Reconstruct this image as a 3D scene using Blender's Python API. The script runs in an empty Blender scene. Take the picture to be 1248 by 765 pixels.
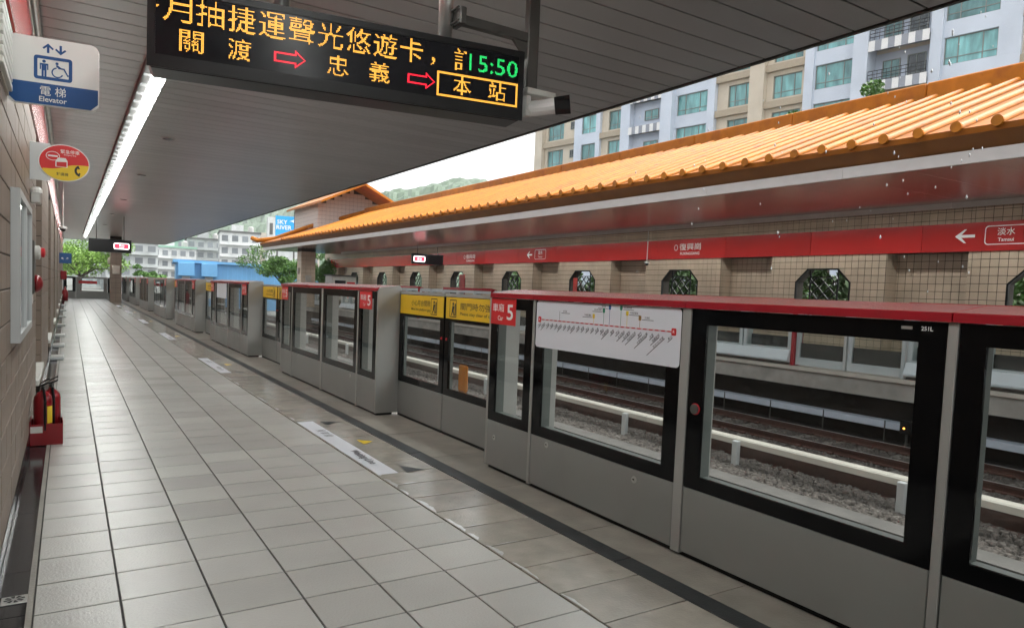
import bpy, math, random
import numpy as np
from mathutils import Vector, Matrix, noise
random.seed(7); rng = np.random.default_rng(7)
S = bpy.context.scene
COL = S.collection
R = math.radians

# ------------------------------------------------------------------ camera
YAW, PITCH, ROLL = R(32.513), R(-3.372), R(2.373)
CAM_H, FPX, PW, CY = 1.6, 851.53, 1248.0, 407.1
fw = Vector((math.sin(YAW)*math.cos(PITCH), math.cos(YAW)*math.cos(PITCH), math.sin(PITCH)))
rt = Vector((math.cos(YAW), -math.sin(YAW), 0)); up = rt.cross(fw)
c_, s_ = math.cos(ROLL), math.sin(ROLL)
rt, up = rt*c_ + up*s_, up*c_ - rt*s_
cam_d = bpy.data.cameras.new('camera'); cam = bpy.data.objects.new('camera', cam_d); COL.objects.link(cam)
M = Matrix.Identity(4)
for i in range(3):
    M[i][0], M[i][1], M[i][2] = rt[i], up[i], -fw[i]
M[2][3] = CAM_H
cam.matrix_world = M
cam_d.sensor_fit = 'HORIZONTAL'; cam_d.sensor_width = 36; cam_d.lens = FPX/PW*36
cam_d.shift_y = (CY-382.5)/PW; cam_d.clip_start = .05; cam_d.clip_end = 6000
S.camera = cam

# ------------------------------------------------------------------ sky, sun, exposure
W = bpy.data.worlds.new('World'); S.world = W; W.use_nodes = True
nt = W.node_tree; nt.nodes.clear()
sky = nt.nodes.new('ShaderNodeTexSky'); sky.sky_type = 'NISHITA'; sky.sun_disc = False
sky.sun_elevation = R(62); sky.sun_rotation = R(110); sky.air_density = 1.0; sky.dust_density = 6.0; sky.ozone_density = 1.0
hs = nt.nodes.new('ShaderNodeHueSaturation'); hs.inputs['Saturation'].default_value = .12
bgn = nt.nodes.new('ShaderNodeBackground'); bgn.inputs['Strength'].default_value = .15
wo = nt.nodes.new('ShaderNodeOutputWorld')
nt.links.new(sky.outputs[0], hs.inputs['Color']); nt.links.new(hs.outputs[0], bgn.inputs['Color']); nt.links.new(bgn.outputs[0], wo.inputs[0])
sd = bpy.data.lights.new('sun', 'SUN'); sd.energy = .8; sd.angle = R(25); sd.color = (1, .97, .93)
so = bpy.data.objects.new('sun', sd); COL.objects.link(so)
el, az = R(62), R(110)      # the sun stands over the tracks, above the cloud
sdir = Vector((math.sin(az)*math.cos(el), math.cos(az)*math.cos(el), math.sin(el)))
so.rotation_euler = sdir.to_track_quat('Z', 'Y').to_euler()
S.view_settings.view_transform = 'Standard'; S.view_settings.look = 'None'
S.view_settings.exposure = 1.78; S.view_settings.gamma = 1
S.view_settings.use_curve_mapping = False
S.cycles.use_denoising = True
S.cycles.use_adaptive_sampling = True; S.cycles.adaptive_threshold = .025; S.cycles.adaptive_min_samples = 16
S.cycles.max_bounces = 7; S.cycles.diffuse_bounces = 3; S.cycles.glossy_bounces = 3
S.cycles.transmission_bounces = 6; S.cycles.transparent_max_bounces = 16
S.cycles.sample_clamp_indirect = 6.0

# ------------------------------------------------------------------ materials
MATS = {}
def mat(name, col, rough=.5, metal=0., var=0., vscale=3., rnd=0., bump=0., bscale=40., spec=None, emit=None, estr=0, rvar=0., rscale=2., stretch=None, wear=None, coat=0., wave=None):
    m = bpy.data.materials.new(name); m.use_nodes = True; n = m.node_tree.nodes; l = m.node_tree.links
    b = n['Principled BSDF']; b.inputs['Base Color'].default_value = (*col, 1)
    b.inputs['Roughness'].default_value = rough; b.inputs['Metallic'].default_value = metal
    if spec is not None: b.inputs['Specular IOR Level'].default_value = spec
    if coat: b.inputs['Coat Weight'].default_value = coat; b.inputs['Coat Roughness'].default_value = .08
    if emit: b.inputs['Emission Color'].default_value = (*emit, 1); b.inputs['Emission Strength'].default_value = estr
    geo = n.new('ShaderNodeNewGeometry'); pos = geo.outputs['Position']
    if stretch:
        mp = n.new('ShaderNodeMapping'); mp.inputs['Scale'].default_value = stretch; l.new(pos, mp.inputs['Vector']); pos = mp.outputs[0]
    def nz(sc, det=4):
        t = n.new('ShaderNodeTexNoise'); t.inputs['Scale'].default_value = sc; t.inputs['Detail'].default_value = det; l.new(pos, t.inputs['Vector']); return t.outputs['Fac']
    def mth(op, a, bb, cl=False):
        q = n.new('ShaderNodeMath'); q.operation = op; q.use_clamp = cl
        for i, v in enumerate((a, bb)):
            if isinstance(v, (int, float)): q.inputs[i].default_value = v
            else: l.new(v, q.inputs[i])
        return q.outputs[0]
    fac = None
    if var: fac = mth('ADD', mth('MULTIPLY', mth('SUBTRACT', nz(vscale), .5), 2*var*1.6), 1.0)
    if rnd:
        oi = n.new('ShaderNodeObjectInfo'); q = mth('ADD', mth('MULTIPLY', mth('SUBTRACT', oi.outputs['Random'], .5), 2*rnd), 1.0)
        fac = q if fac is None else mth('MULTIPLY', fac, q)
    src = None
    if fac is not None:
        mx = n.new('ShaderNodeVectorMath'); mx.operation = 'SCALE'; mx.inputs[0].default_value = col; l.new(fac, mx.inputs['Scale']); src = mx.outputs[0]
    if wear:   # (colour, scale, threshold, sharpness)
        wc, ws, wt, wsh = wear
        q = mth('MULTIPLY', mth('SUBTRACT', nz(ws, 8), wt), wsh, True)
        mix = n.new('ShaderNodeMix'); mix.data_type = 'RGBA'; l.new(q, mix.inputs[0])
        if src is not None: l.new(src, mix.inputs[6])
        else: mix.inputs[6].default_value = (*col, 1)
        mix.inputs[7].default_value = (*wc, 1); src = mix.outputs[2]
    if src is not None: l.new(src, b.inputs['Base Color'])
    if rvar: l.new(mth('ADD', mth('MULTIPLY', mth('SUBTRACT', nz(rscale), .5), 3*rvar), rough, True), b.inputs['Roughness'])
    if bump:
        bp = n.new('ShaderNodeBump'); bp.inputs['Strength'].default_value = bump; bp.inputs['Distance'].default_value = .01
        l.new(nz(bscale, 5), bp.inputs['Height']); l.new(bp.outputs[0], b.inputs['Normal'])
    MATS[name] = m; return m
def glassmat(name, tint=(.93, .96, .95), refl=1.0, rough=0.01):
    m = bpy.data.materials.new(name); m.use_nodes = True; n = m.node_tree.nodes; l = m.node_tree.links
    n.remove(n['Principled BSDF']); o = n['Material Output']
    t = n.new('ShaderNodeBsdfTransparent'); t.inputs[0].default_value = (*tint, 1)
    g = n.new('ShaderNodeBsdfGlossy'); g.inputs['Roughness'].default_value = rough; g.inputs[0].default_value = (refl, refl, refl, 1)
    f = n.new('ShaderNodeLayerWeight'); f.inputs[0].default_value = .5
    pw = n.new('ShaderNodeMath'); pw.operation = 'POWER'; pw.inputs[1].default_value = 5; l.new(f.outputs['Facing'], pw.inputs[0])
    ma = n.new('ShaderNodeMath'); ma.operation = 'MULTIPLY_ADD'; ma.inputs[1].default_value = .96; ma.inputs[2].default_value = .022; l.new(pw.outputs[0], ma.inputs[0])
    mx = n.new('ShaderNodeMixShader'); l.new(ma.outputs[0], mx.inputs[0]); l.new(t.outputs[0], mx.inputs[1]); l.new(g.outputs[0], mx.inputs[2]); l.new(mx.outputs[0], o.inputs[0])
    MATS[name] = m; return m
mat('floor_tile', (.43, .422, .395), .27, var=.09, vscale=1.3, rnd=.09, bump=.2, bscale=70)
mat('grout', (.04, .038, .035), .8, var=.2)
mat('edge_tile', (.30, .275, .235), .16, var=.20, vscale=5, rnd=.12, bump=.25, bscale=60, rvar=.13, rscale=2.5, wear=((.25, .226, .19), 9, .52, 3))
mat('edge_concrete', (.235, .215, .185), .5, var=.3, vscale=4, rnd=.08, bump=.3, bscale=60, rvar=.12)
mat('deposit_glint', (.52, .52, .50), .08, spec=.6, var=.3, vscale=14)  # pale base colour carries the wet reflections as well as mineral deposit
mat('rubber', (.028, .031, .033), .5, var=.35, vscale=6, bump=.2, bscale=80)
mat('granite', (.018, .018, .02), .12, var=.3, vscale=4, rvar=.08)
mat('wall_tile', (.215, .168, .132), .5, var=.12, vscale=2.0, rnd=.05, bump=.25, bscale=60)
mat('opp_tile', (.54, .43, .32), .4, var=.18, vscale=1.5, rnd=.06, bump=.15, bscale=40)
mat('mortar', (.045, .035, .028), .9)
mat('ceiling', (.46, .455, .445), .29, metal=.75, rnd=.06)
mat('ceiling_gap', (.03, .028, .026), .8)
mat('soffit', (.36, .28, .26), .24, metal=.9, rnd=.06)
mat('psd_grey', (.28, .285, .27), .38, metal=.35, var=.08, vscale=1.5, wear=((.235, .238, .222), 2.2, .52, 2.5), rvar=.07, rscale=3)
mat('psd_light', (.36, .36, .34), .4, metal=.3, var=.05)
mat('jamb', (.10, .115, .106), .45, metal=.1, var=.1, vscale=4)
mat('black_glass', (.003, .003, .0035), .10, spec=.22)
mat('black', (.006, .006, .0065), .45, spec=.3)
mat('dark_plastic', (.008, .0085, .010), .3, spec=.35)
mat('red_lid', (.33, .010, .020), .24, coat=.3)
mat('red_sign', (.62, .022, .025), .3, var=.04)
mat('red_band', (.40, .016, .014), .22, var=.06, vscale=.8, rnd=.12)
mat('red_paint', (.22, .005, .009), .28, var=.12, vscale=8)
mat('red_plain', (.60, .02, .03), .4)
mat('yellow', (.74, .46, .015), .4, var=.05)
mat('yellow_plain', (.78, .55, .03), .45)
mat('white', (.78, .78, .76), .45, var=.04)
mat('white_old', (.62, .62, .58), .5, var=.12, vscale=5)
mat('map_white', (.66, .68, .73), .35)
mat('ink', (.02, .02, .022), .6)
mat('ink_grey', (.10, .10, .11), .6)
mat('blue_sign', (.018, .085, .26), .4)
mat('green_mark', (.01, .22, .12), .5)
mat('brown_mark', (.28, .16, .04), .5)
mat('steel', (.50, .50, .48), .35, metal=.8, var=.1, vscale=5)
mat('dark_steel', (.10, .098, .09), .45, metal=.4, var=.15)
mat('alu', (.55, .57, .57), .4, metal=.5, var=.06)
mat('opp_frame', (.50, .55, .56), .45, metal=.2, var=.08)
mat('opp_cover', (.62, .68, .70), .4, var=.06)
mat('opp_dark', (.02, .022, .024), .2)
mat('orange_roof', (.40, .138, .012), .42, var=.20, vscale=3.5, rnd=.14, spec=.12, wear=((.26, .08, .016), 2.2, .54, 4))
mat('orange_pan', (.30, .097, .011), .55, spec=.12, var=.2, vscale=3, wear=((.22, .08, .02), 2.6, .53, 4))
mat('orange_fascia', (.24, .095, .022), .4, var=.22, vscale=2)
mat('white_fascia', (.55, .52, .49), .45, var=.08, rnd=.03)
mat('concrete', (.33, .31, .28), .8, var=.25, vscale=2.5, bump=.3, bscale=20, wear=((.18, .17, .155), 1.6, .55, 3))
mat('concrete_cream', (.50, .46, .40), .7, var=.12, vscale=3)
mat('kerb', (.085, .08, .073), .8, var=.3, vscale=3, bump=.3, bscale=20)
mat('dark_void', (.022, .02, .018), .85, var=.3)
mat('duct', (.50, .55, .62), .5, var=.10, vscale=3)
mat('ballast', (.028, .023, .02), .9, var=.6, vscale=9, bump=.9, bscale=22)
mat('stone', (.085, .073, .063), .85, var=.95, vscale=22)
mat('rail_rust', (.075, .034, .024), .55, var=.3, vscale=6)
mat('rail_head', (.45, .44, .43), .35, metal=.7)
mat('sleeper', (.17, .155, .135), .85, var=.25, vscale=5)
mat('cover_cream', (.50, .475, .41), .5, var=.12, vscale=3, stretch=(1, .3, 1))
mat('ground', (.13, .13, .12), .9, var=.3, vscale=.2)
mat('facade_blue', (.60, .66, .74), .65, var=.12, vscale=.35)
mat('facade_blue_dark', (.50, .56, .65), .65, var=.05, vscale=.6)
mat('facade_cream', (.60, .53, .42), .7, var=.12, vscale=.6)
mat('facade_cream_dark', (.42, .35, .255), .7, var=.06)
mat('facade_grey', (.30, .32, .36), .6, var=.06)
mat('window_teal', (.14, .34, .34), .12, var=.7, vscale=1.6, rnd=.45, spec=.6, stretch=(1, 1, .25))
mat('window_frame', (.22, .24, .22), .5)
mat('window_dark', (.04, .055, .06), .15, rnd=.4)
mat('far_white', (.55, .57, .56), .8, var=.10, vscale=.25, wear=((.28, .30, .29), .5, .52, 3))
mat('far_grey', (.36, .385, .38), .8, var=.14, vscale=.25, wear=((.17, .185, .18), .5, .5, 3))
mat('far_green', (.24, .42, .32), .7, var=.1, vscale=.3)
mat('far_window', (.17, .19, .20), .4, rnd=.35)
mat('far_dark', (.10, .105, .10), .8, var=.2, vscale=.5)
mat('far_beige', (.46, .42, .35), .8, var=.1, vscale=.3)
mat('shed_blue', (.13, .34, .58), .5, var=.10, vscale=.5, rnd=.06)
mat('billboard', (.01, .33, .72), .5)
mat('gable_tile', (.50, .44, .40), .6, rnd=.06)
mat('bark', (.055, .042, .032), .9, var=.3, vscale=5)
def leafmat(name, col):
    m = mat(name, col, .55, var=.45, vscale=.9, spec=.3)
    b = m.node_tree.nodes['Principled BSDF']; b.inputs['Transmission Weight'].default_value = 0
    return m
leafmat('leaf_dark', (.05, .10, .028)); leafmat('leaf_mid', (.075, .17, .03)); leafmat('leaf_lime', (.15, .27, .045)); leafmat('leaf_hill', (.035, .075, .028))
glassmat('glass', (.93, .95, .94), .8); glassmat('glass_dim', (.55, .60, .60), .8)
mat('lamp', (.9, .9, .9), .5, emit=(.97, 1, .97), estr=34)
mat('lamp_weak', (.9, .9, .9), .5, emit=(.97, 1, .97), estr=17)
mat('lamp_box', (.13, .13, .128), .45, metal=.2)
mat('led_amber', (.1, .05, 0), .5, emit=(1, .47, .06), estr=.5)
mat('led_orange', (.1, .03, 0), .5, emit=(1, .36, .05), estr=1.5)
mat('led_red', (.1, 0, 0), .5, emit=(1, .015, .04), estr=.55)
mat('led_green', (0, .1, .02), .5, emit=(.02, .75, .16), estr=.42)
mat('signal_amber', (.2, .08, 0), .5, emit=(1, .35, .05), estr=2)
mat('sign_lit', (.5, .5, .5), .5, emit=(1, .93, .93), estr=.9)
mat('sign_lit_red', (.5, .02, .03), .5, emit=(.85, .02, .05), estr=.9)
mat('led_screen', (.010, .010, .012), .22, spec=.16)
mat('water_drop', (.75, .78, .80), .15, spec=.8)
mat('poster', (.30, .32, .34), .12, var=.6, vscale=3)
mat('poster_red', (.5, .05, .04), .4, var=.3, vscale=4)

# ------------------------------------------------------------------ mesh helpers
class MB:
    def __init__(s): s.v = []; s.f = []
    def add(s, vs, fs):
        o = len(s.v); s.v += [tuple(p) for p in vs]; s.f += [tuple(i+o for i in f) for f in fs]; return s
    def box(s, x0, x1, y0, y1, z0, z1):
        return s.add([(x0,y0,z0),(x1,y0,z0),(x1,y1,z0),(x0,y1,z0),(x0,y0,z1),(x1,y0,z1),(x1,y1,z1),(x0,y1,z1)],
                     [(0,3,2,1),(4,5,6,7),(0,1,5,4),(1,2,6,5),(2,3,7,6),(3,0,4,7)])
    def cbox(s, x0, x1, y0, y1, z0, z1, c=.006):
        # box with chamfered edges
        V = []; idx = {}
        for ix, X in enumerate((x0, x1)):
            for iy, Y in enumerate((y0, y1)):
                for iz, Z in enumerate((z0, z1)):
                    sx, sy, sz = (1,-1)[ix]*c, (1,-1)[iy]*c, (1,-1)[iz]*c
                    for k, p in enumerate(((X, Y+sy, Z+sz), (X+sx, Y, Z+sz), (X+sx, Y+sy, Z))):
                        idx[ix,iy,iz,k] = len(V); V.append(p)
        F = []
        for a in (0, 1):
            F.append([idx[a,*q,0] for q in ((0,0),(1,0),(1,1),(0,1))][::(-1 if a == 0 else 1)])
            F.append([idx[q[0],a,q[1],1] for q in ((0,0),(0,1),(1,1),(1,0))][::(-1 if a == 0 else 1)])
            F.append([idx[q[0],q[1],a,2] for q in ((0,0),(1,0),(1,1),(0,1))][::(-1 if a == 0 else 1)])
        for a in (0, 1):
            for b in (0, 1):
                F.append([idx[a,b,0,0], idx[a,b,1,0], idx[a,b,1,1], idx[a,b,0,1]])
                F.append([idx[a,0,b,0], idx[a,1,b,0], idx[a,1,b,2], idx[a,0,b,2]])
                F.append([idx[0,a,b,1], idx[1,a,b,1], idx[1,a,b,2], idx[0,a,b,2]])
                for d in (0, 1): F.append([idx[a,b,d,0], idx[a,b,d,1], idx[a,b,d,2]])
        # de-duplicate corner triangles produced once per (a,b,d)
        return s.add(V, F)
    def prism(s, poly, axis, a, b):
        # poly: 2D points; axis 'x': (y,z), 'y': (x,z), 'z': (x,y)
        def P(p, t): return {'x': (t, p[0], p[1]), 'y': (p[0], t, p[1]), 'z': (p[0], p[1], t)}[axis]
        n = len(poly)
        vs = [P(p, a) for p in poly] + [P(p, b) for p in poly]
        fs = [tuple(range(n))[::-1], tuple(range(n, 2*n))] + [(i, (i+1) % n, n+(i+1) % n, n+i) for i in range(n)]
        return s.add(vs, fs)
    def tube(s, p0, p1, r0, r1=None, n=10, cap=True):
        p0, p1 = Vector(p0), Vector(p1); r1 = r0 if r1 is None else r1
        d = (p1-p0).normalized(); a = d.orthogonal().normalized(); b = d.cross(a)
        vs = []
        for p, r in ((p0, r0), (p1, r1)):
            for i in range(n):
                t = 2*math.pi*i/n; vs.append(tuple(p + a*(r*math.cos(t)) + b*(r*math.sin(t))))
        fs = [(i, (i+1) % n, n+(i+1) % n, n+i) for i in range(n)]
        if cap: fs += [tuple(range(n))[::-1], tuple(range(n, 2*n))]
        return s.add(vs, fs)
    def lathe(s, prof, c=(0,0,0), n=16, axis='z'):
        vs = []; m = len(prof)
        for r, h in prof:
            for i in range(n):
                t = 2*math.pi*i/n; u, w = r*math.cos(t), r*math.sin(t)
                p = {'z': (u, w, h), 'y': (u, h, w), 'x': (h, u, w)}[axis]
                vs.append((p[0]+c[0], p[1]+c[1], p[2]+c[2]))
        fs = [(j*n+i, j*n+(i+1) % n, (j+1)*n+(i+1) % n, (j+1)*n+i) for j in range(m-1) for i in range(n)]
        fs += [tuple(range(n))[::-1], tuple(range((m-1)*n, m*n))]
        return s.add(vs, fs)
    def mesh(s, name, m, smooth=False):
        me = bpy.data.meshes.new(name); me.from_pydata(s.v, [], s.f); me.validate()
        if m: me.materials.append(MATS[m] if isinstance(m, str) else m)
        if smooth: me.polygons.foreach_set('use_smooth', [True]*len(me.polygons))
        me.update(); return me
    def build(s, name, m, parent=None, loc=None, smooth=False, kind=None):
        return place(name, s.mesh(name, m, smooth), parent, loc, kind=kind)
def place(name, me, parent=None, loc=None, rz=0, kind=None):
    o = bpy.data.objects.new(name, me); COL.objects.link(o)
    if parent is not None: o.parent = parent
    if loc: o.location = loc
    if rz: o.rotation_euler = (0, 0, rz)
    if kind: o['kind'] = kind
    return o
def tag(o, label, cat, group=None, kind=None):
    o['label'] = label; o['category'] = cat
    if group: o['group'] = group
    if kind: o['kind'] = kind
    return o
def thing(name, label, cat, loc=(0,0,0), rz=0, group=None):
    o = bpy.data.objects.new(name, None); COL.objects.link(o); o.location = loc; o.rotation_euler = (0, 0, rz); o.empty_display_size = .1
    return tag(o, label, cat, group)
def struct(o): o['kind'] = 'structure'; return o
def copy_tree(o, parent=None):
    c = o.copy(); COL.objects.link(c)
    if parent is not None: c.parent = parent
    for ch in list(o.children): copy_tree(ch, c)
    return c
def ring_yz(mb, x0, x1, y0, y1, z0, z1, a0, a1, b0, b1):
    # frame in the y-z plane, outer y0..y1,z0..z1, opening a0..a1,b0..b1
    mb.box(x0, x1, y0, y1, z0, b0); mb.box(x0, x1, y0, y1, b1, z1); mb.box(x0, x1, y0, a0, b0, b1); mb.box(x0, x1, a1, y1, b0, b1); return mb
def ring_xz(mb, y0, y1, x0, x1, z0, z1, a0, a1, b0, b1):
    mb.box(x0, x1, y0, y1, z0, b0); mb.box(x0, x1, y0, y1, b1, z1); mb.box(x0, a0, y0, y1, b0, b1); mb.box(a1, x1, y0, y1, b0, b1); return mb

# ---- lettering
_tc = {}
def text_geo(s, bold=0.0):
    if any(ord(ch) > 0x2fff for ch in s): bold = min(bold, .003)
    bold = min(bold, .015)
    k = (s, bold)
    if k in _tc: return _tc[k]
    c = bpy.data.curves.new('t', 'FONT'); c.body = s; c.resolution_u = 3; c.offset = bold
    o = bpy.data.objects.new('t', c); m = o.to_mesh()
    v = np.array([p.co[:2] for p in m.vertices]); f = [tuple(p.vertices) for p in m.polygons]
    o.to_mesh_clear(); bpy.data.objects.remove(o); bpy.data.curves.remove(c)
    v = v - (v.min(0)+v.max(0))/2; _tc[k] = (v, f); return _tc[k]
def lettering(s, m, parent, org, right, upv, h=None, w=None, bold=0.0, name='lettering', maxw=None, mb=None):
    v, f = text_geo(s, bold); ex = v.max(0)-v.min(0)
    k = h/ex[1] if h else w/ex[0]; kx = k
    if h and w: kx = w/ex[0]
    if maxw and kx*ex[0] > maxw: kx = k = maxw/ex[0]
    org, right, upv = Vector(org), Vector(right).normalized(), Vector(upv).normalized()
    vs = [tuple(org + right*(p[0]*kx) + upv*(p[1]*k)) for p in v]
    if mb is not None: mb.add(vs, f); return
    q = MB(); q.add(vs, f); return q.build(name, m, parent)
def flat(mb, org, right, upv, poly):
    org, right, upv = Vector(org), Vector(right).normalized(), Vector(upv).normalized()
    return mb.add([tuple(org + right*p[0] + upv*p[1]) for p in poly], [tuple(range(len(poly)))])
def rrect(w, h, r, n=5):
    P = []
    for cx, cy, a in ((w/2-r, h/2-r, 0), (-w/2+r, h/2-r, 90), (-w/2+r, -h/2+r, 180), (w/2-r, -h/2+r, 270)):
        for i in range(n+1): t = R(a+90*i/n); P.append((cx+r*math.cos(t), cy+r*math.sin(t)))
    return P

# ================================================================== THE SETTING
Y_END = 57.0
MB().box(-3000, 3000, -3000, 3000, -2.0, -1.62).build('ground', 'ground', kind='structure')

# ---- our platform floor: slab + tiles
floor = struct(MB().box(-.95, 3.62, -6, Y_END+1.5, -.5, -.012).build('platform_floor', 'grout'))
floor['label'] = 'grey tiled station platform floor beside the screen doors'
TX0, TW, TH, TY0 = .2256, .4002, .380, 6.523     # joint A, tile width, tile length, y of joint row r0
cols = [(-.135, TX0)] + [(TX0+i*TW, TX0+(i+1)*TW) for i in range(5)]
JX, JY = .0046, .0056
rows = list(range(-11, 135))
cand = []
for c, (a, b) in enumerate(cols):
    for k in rows: cand.append((c, TY0+k*TH))
tile_me = {}
for c, (a, b) in enumerate(cols):
    w = b-a
    tile_me[c] = MB().cbox(-w/2+JX, w/2-JX, -TH/2+JY, TH/2-JY, -.012, 0, .0022).mesh('tile', 'floor_tile')
far_mb = MB(); cnt = 0
for c, y in sorted(cand, key=lambda q: q[1]):
    a, b = cols[c]
    vis = y + TH > 2.3 and (a+.3)/max(y, .1) > -.12
    if vis and cnt < 222 and y < 16:
        place('tile', tile_me[c], floor, ((a+b)/2, y+TH/2, random.uniform(-.0006, .0006))); cnt += 1
    else: far_mb.box(a+JX, b-JX, y+JY, y+TH-JY, -.012, 0)
far_mb.build('far_tile', 'floor_tile', floor, kind='stuff')
em = MB().cbox(-.2835, .2835, -TH/2+.0052, TH/2-.0052, -.012, 0, .0022).mesh('edge_tile', 'edge_tile'); efar = MB(); cnt = 0
for k in range(-12, 135):
    y = 3.69+k*TH
    if y > 1.5 and cnt < 40: place('edge_tile', em, floor, (2.5185, y+TH/2, 0)); cnt += 1
    else: efar.box(2.235, 2.802, y+.0035, y+TH-.0035, -.012, 0)
efar.build('far_edge_tile', 'edge_tile', floor, kind='stuff')
for k in range(-2, 19):
    y = .1+k*3.04
    MB().cbox(2.806, 2.944, y+.004, y+3.036, -.012, .003, .002).build('rubber_strip', 'rubber', floor)
for k in range(-5, 50):
    y = 3.67+k*1.14
    MB().box(2.948, 3.60, y+.003, y+1.137, -.012, 0).build('edge_slab', 'edge_concrete', floor)
# pale strips along the wet band's joints: mineral edges, wet reflections painted in
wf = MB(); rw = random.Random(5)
def deposit_glint_strip(pts_a, pts_b):
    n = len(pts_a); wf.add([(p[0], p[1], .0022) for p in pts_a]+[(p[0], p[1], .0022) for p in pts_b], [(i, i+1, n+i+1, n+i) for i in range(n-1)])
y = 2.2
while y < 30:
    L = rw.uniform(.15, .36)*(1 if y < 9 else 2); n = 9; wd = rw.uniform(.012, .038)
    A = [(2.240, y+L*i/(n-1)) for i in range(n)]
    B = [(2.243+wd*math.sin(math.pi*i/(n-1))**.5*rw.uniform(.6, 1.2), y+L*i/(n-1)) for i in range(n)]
    deposit_glint_strip(A, B); y += L+(rw.uniform(.02, .16) if 2.8 < y < 6.3 else rw.uniform(.1, .9))
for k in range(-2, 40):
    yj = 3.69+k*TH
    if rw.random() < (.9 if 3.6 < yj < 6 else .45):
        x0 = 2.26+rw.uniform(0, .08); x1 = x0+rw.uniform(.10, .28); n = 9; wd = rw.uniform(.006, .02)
        deposit_glint_strip([(x0+(x1-x0)*i/(n-1), yj+.005) for i in range(n)], [(x0+(x1-x0)*i/(n-1), yj+.006+wd*math.sin(math.pi*i/(n-1))**.6*rw.uniform(.5, 1.2)) for i in range(n)])
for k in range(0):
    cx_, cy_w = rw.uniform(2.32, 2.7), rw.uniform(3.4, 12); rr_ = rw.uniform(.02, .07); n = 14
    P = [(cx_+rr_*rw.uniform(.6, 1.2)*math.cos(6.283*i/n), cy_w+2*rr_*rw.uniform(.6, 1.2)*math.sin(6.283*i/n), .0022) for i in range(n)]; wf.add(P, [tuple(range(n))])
wf.build('water_stain_glint', 'deposit_glint', floor, kind='stuff')
# drain channel along the wall
dl = [-6, 3.9, 4.49, 5.59, 6.76] + [6.76+1.14*i for i in range(1, 45)]
for a, b in zip(dl[:-1], dl[1:]):
    MB().box(-.296, -.165, a+.002, b-.002, -.05, -.006).build('channel_cover', 'granite', floor)
MB().box(-.163, -.137, -6, Y_END, -.05, .002).build('channel_edge', 'edge_concrete', floor)
gr = thing('floor_drain', 'small square chrome floor drain grille in the black wall channel', 'drain', (-.217, 4.10, -.006))
MB().cbox(-.055, .055, -.05, .05, 0, .006, .003).build('plate', 'steel', gr)
g2 = MB()
for i in range(8):
    t = i*math.pi/4+.2
    g2.add([(.014*math.cos(t-.3), .014*math.sin(t-.3), .0075), (.044*math.cos(t-.22), .042*math.sin(t-.22), .0075), (.044*math.cos(t+.22), .042*math.sin(t+.22), .0075), (.014*math.cos(t+.3), .014*math.sin(t+.3), .0075)], [(0,1,2,3)])
g2.build('slot', 'black', gr)

# ---- floor markings: waiting lines
def waiting(y0, y1, n, first, k=0):
    t = thing('waiting_line_marking', 'white waiting line strip with black lettering beside the %s' % n if first else 'white waiting line strip on the floor before the %s gateway beyond the route map unit' % 'first second third fourth fifth sixth seventh'.split()[k], 'floor marking', (0, 0, 0), group='waiting line strips')
    L = y1-y0
    MB().add([(2.245, y0, .0035), (2.43, y0, .0035), (2.43, y1, .0035), (2.245, y1, .0035)], [(0,1,2,3)]).build('strip', 'map_white', t)
    ym = (y0+y1)/2
    lettering('候 車 線', 'ink_grey', t, (2.35, ym+L*.22, .0065), (0, -1, 0), (1, 0, 0), h=.10, bold=.02)
    lettering('Waiting Line', 'ink_grey', t, (2.345, ym-L*.24, .0065), (0, -1, 0), (1, 0, 0), h=.105, bold=.02)
    q = MB()
    q.add([(2.50, y0-.02, .0045), (2.68, y0+.02, .0045), (2.53, y0+.22, .0045)], [(0,1,2)])
    q.add([(2.50, y1-.05, .0045), (2.70, y1-.1, .0045), (2.52, y1-.28, .0045)], [(0,1,2)]); q.build('dark_arrow', 'rubber', t)
    MB().add([(2.55, ym-.10, .0045), (2.68, ym+.0, .0045), (2.55, ym+.12, .0045)], [(0,1,2)]).build('yellow_arrow', 'yellow_plain', t)
waiting(5.55, 8.08, 'first pair of yellow-signed gates', True)
for k in range(1, 7): waiting(5.55+7.36*k, 8.08+7.36*k, '', False, k)

# ---- our station wall (left)
wall = thing('station_wall', 'brown tiled station wall with recessed bays along the platform', 'wall')
RW, RP, R0 = 2.0, 5.75, 9.4
recs = [(R0+RP*k, R0+RP*k+RW) for k in range(-2, 9)]
recs = [r for r in recs if r[0] > 6 and r[1] < Y_END]
core = MB(); core.box(-1.2, -.62, -6, Y_END, -.5, 4.35)
prev = -6
for a, b in recs+[(Y_END, Y_END)]:
    core.box(-.618, -.309, prev, a, -.5, 4.35); prev = b
core.build('masonry', 'mortar', wall)
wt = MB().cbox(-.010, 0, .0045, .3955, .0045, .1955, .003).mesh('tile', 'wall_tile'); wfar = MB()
prev = 1.0; cnt = 0
for a, b in recs+[(Y_END, Y_END)]:
    y = a
    while y > prev+.01:
        ya = max(y-.4, prev)
        for r in range(15):
            z = .1+r*.2
            if prev < 2 and y > 3.9: place('tile', wt, wall, (-.3+random.uniform(-.0008, .0008), y-.4, z)); cnt += 1
            else: wfar.box(-.31, -.3, ya+.0045, y-.0045, z+.0045, z+.1955)
        y -= .4
    prev = b
for a, b in recs:
    for r in range(15):
        z = .1+r*.2
        wfar.box(-.61, -.31, b-.009, b-.0005, z+.0045, z+.1955)       # tiles on the jamb
        for j in range(5): wfar.box(-.618, -.610, a+j*.4+.0045, a+j*.4+.3955, z+.0045, z+.1955)
wfar.build('far_tile', 'wall_tile', wall, kind='stuff')
MB().box(-.309, -.298, -6, Y_END, -.05, .098).build('skirting', 'granite', wall)
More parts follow.
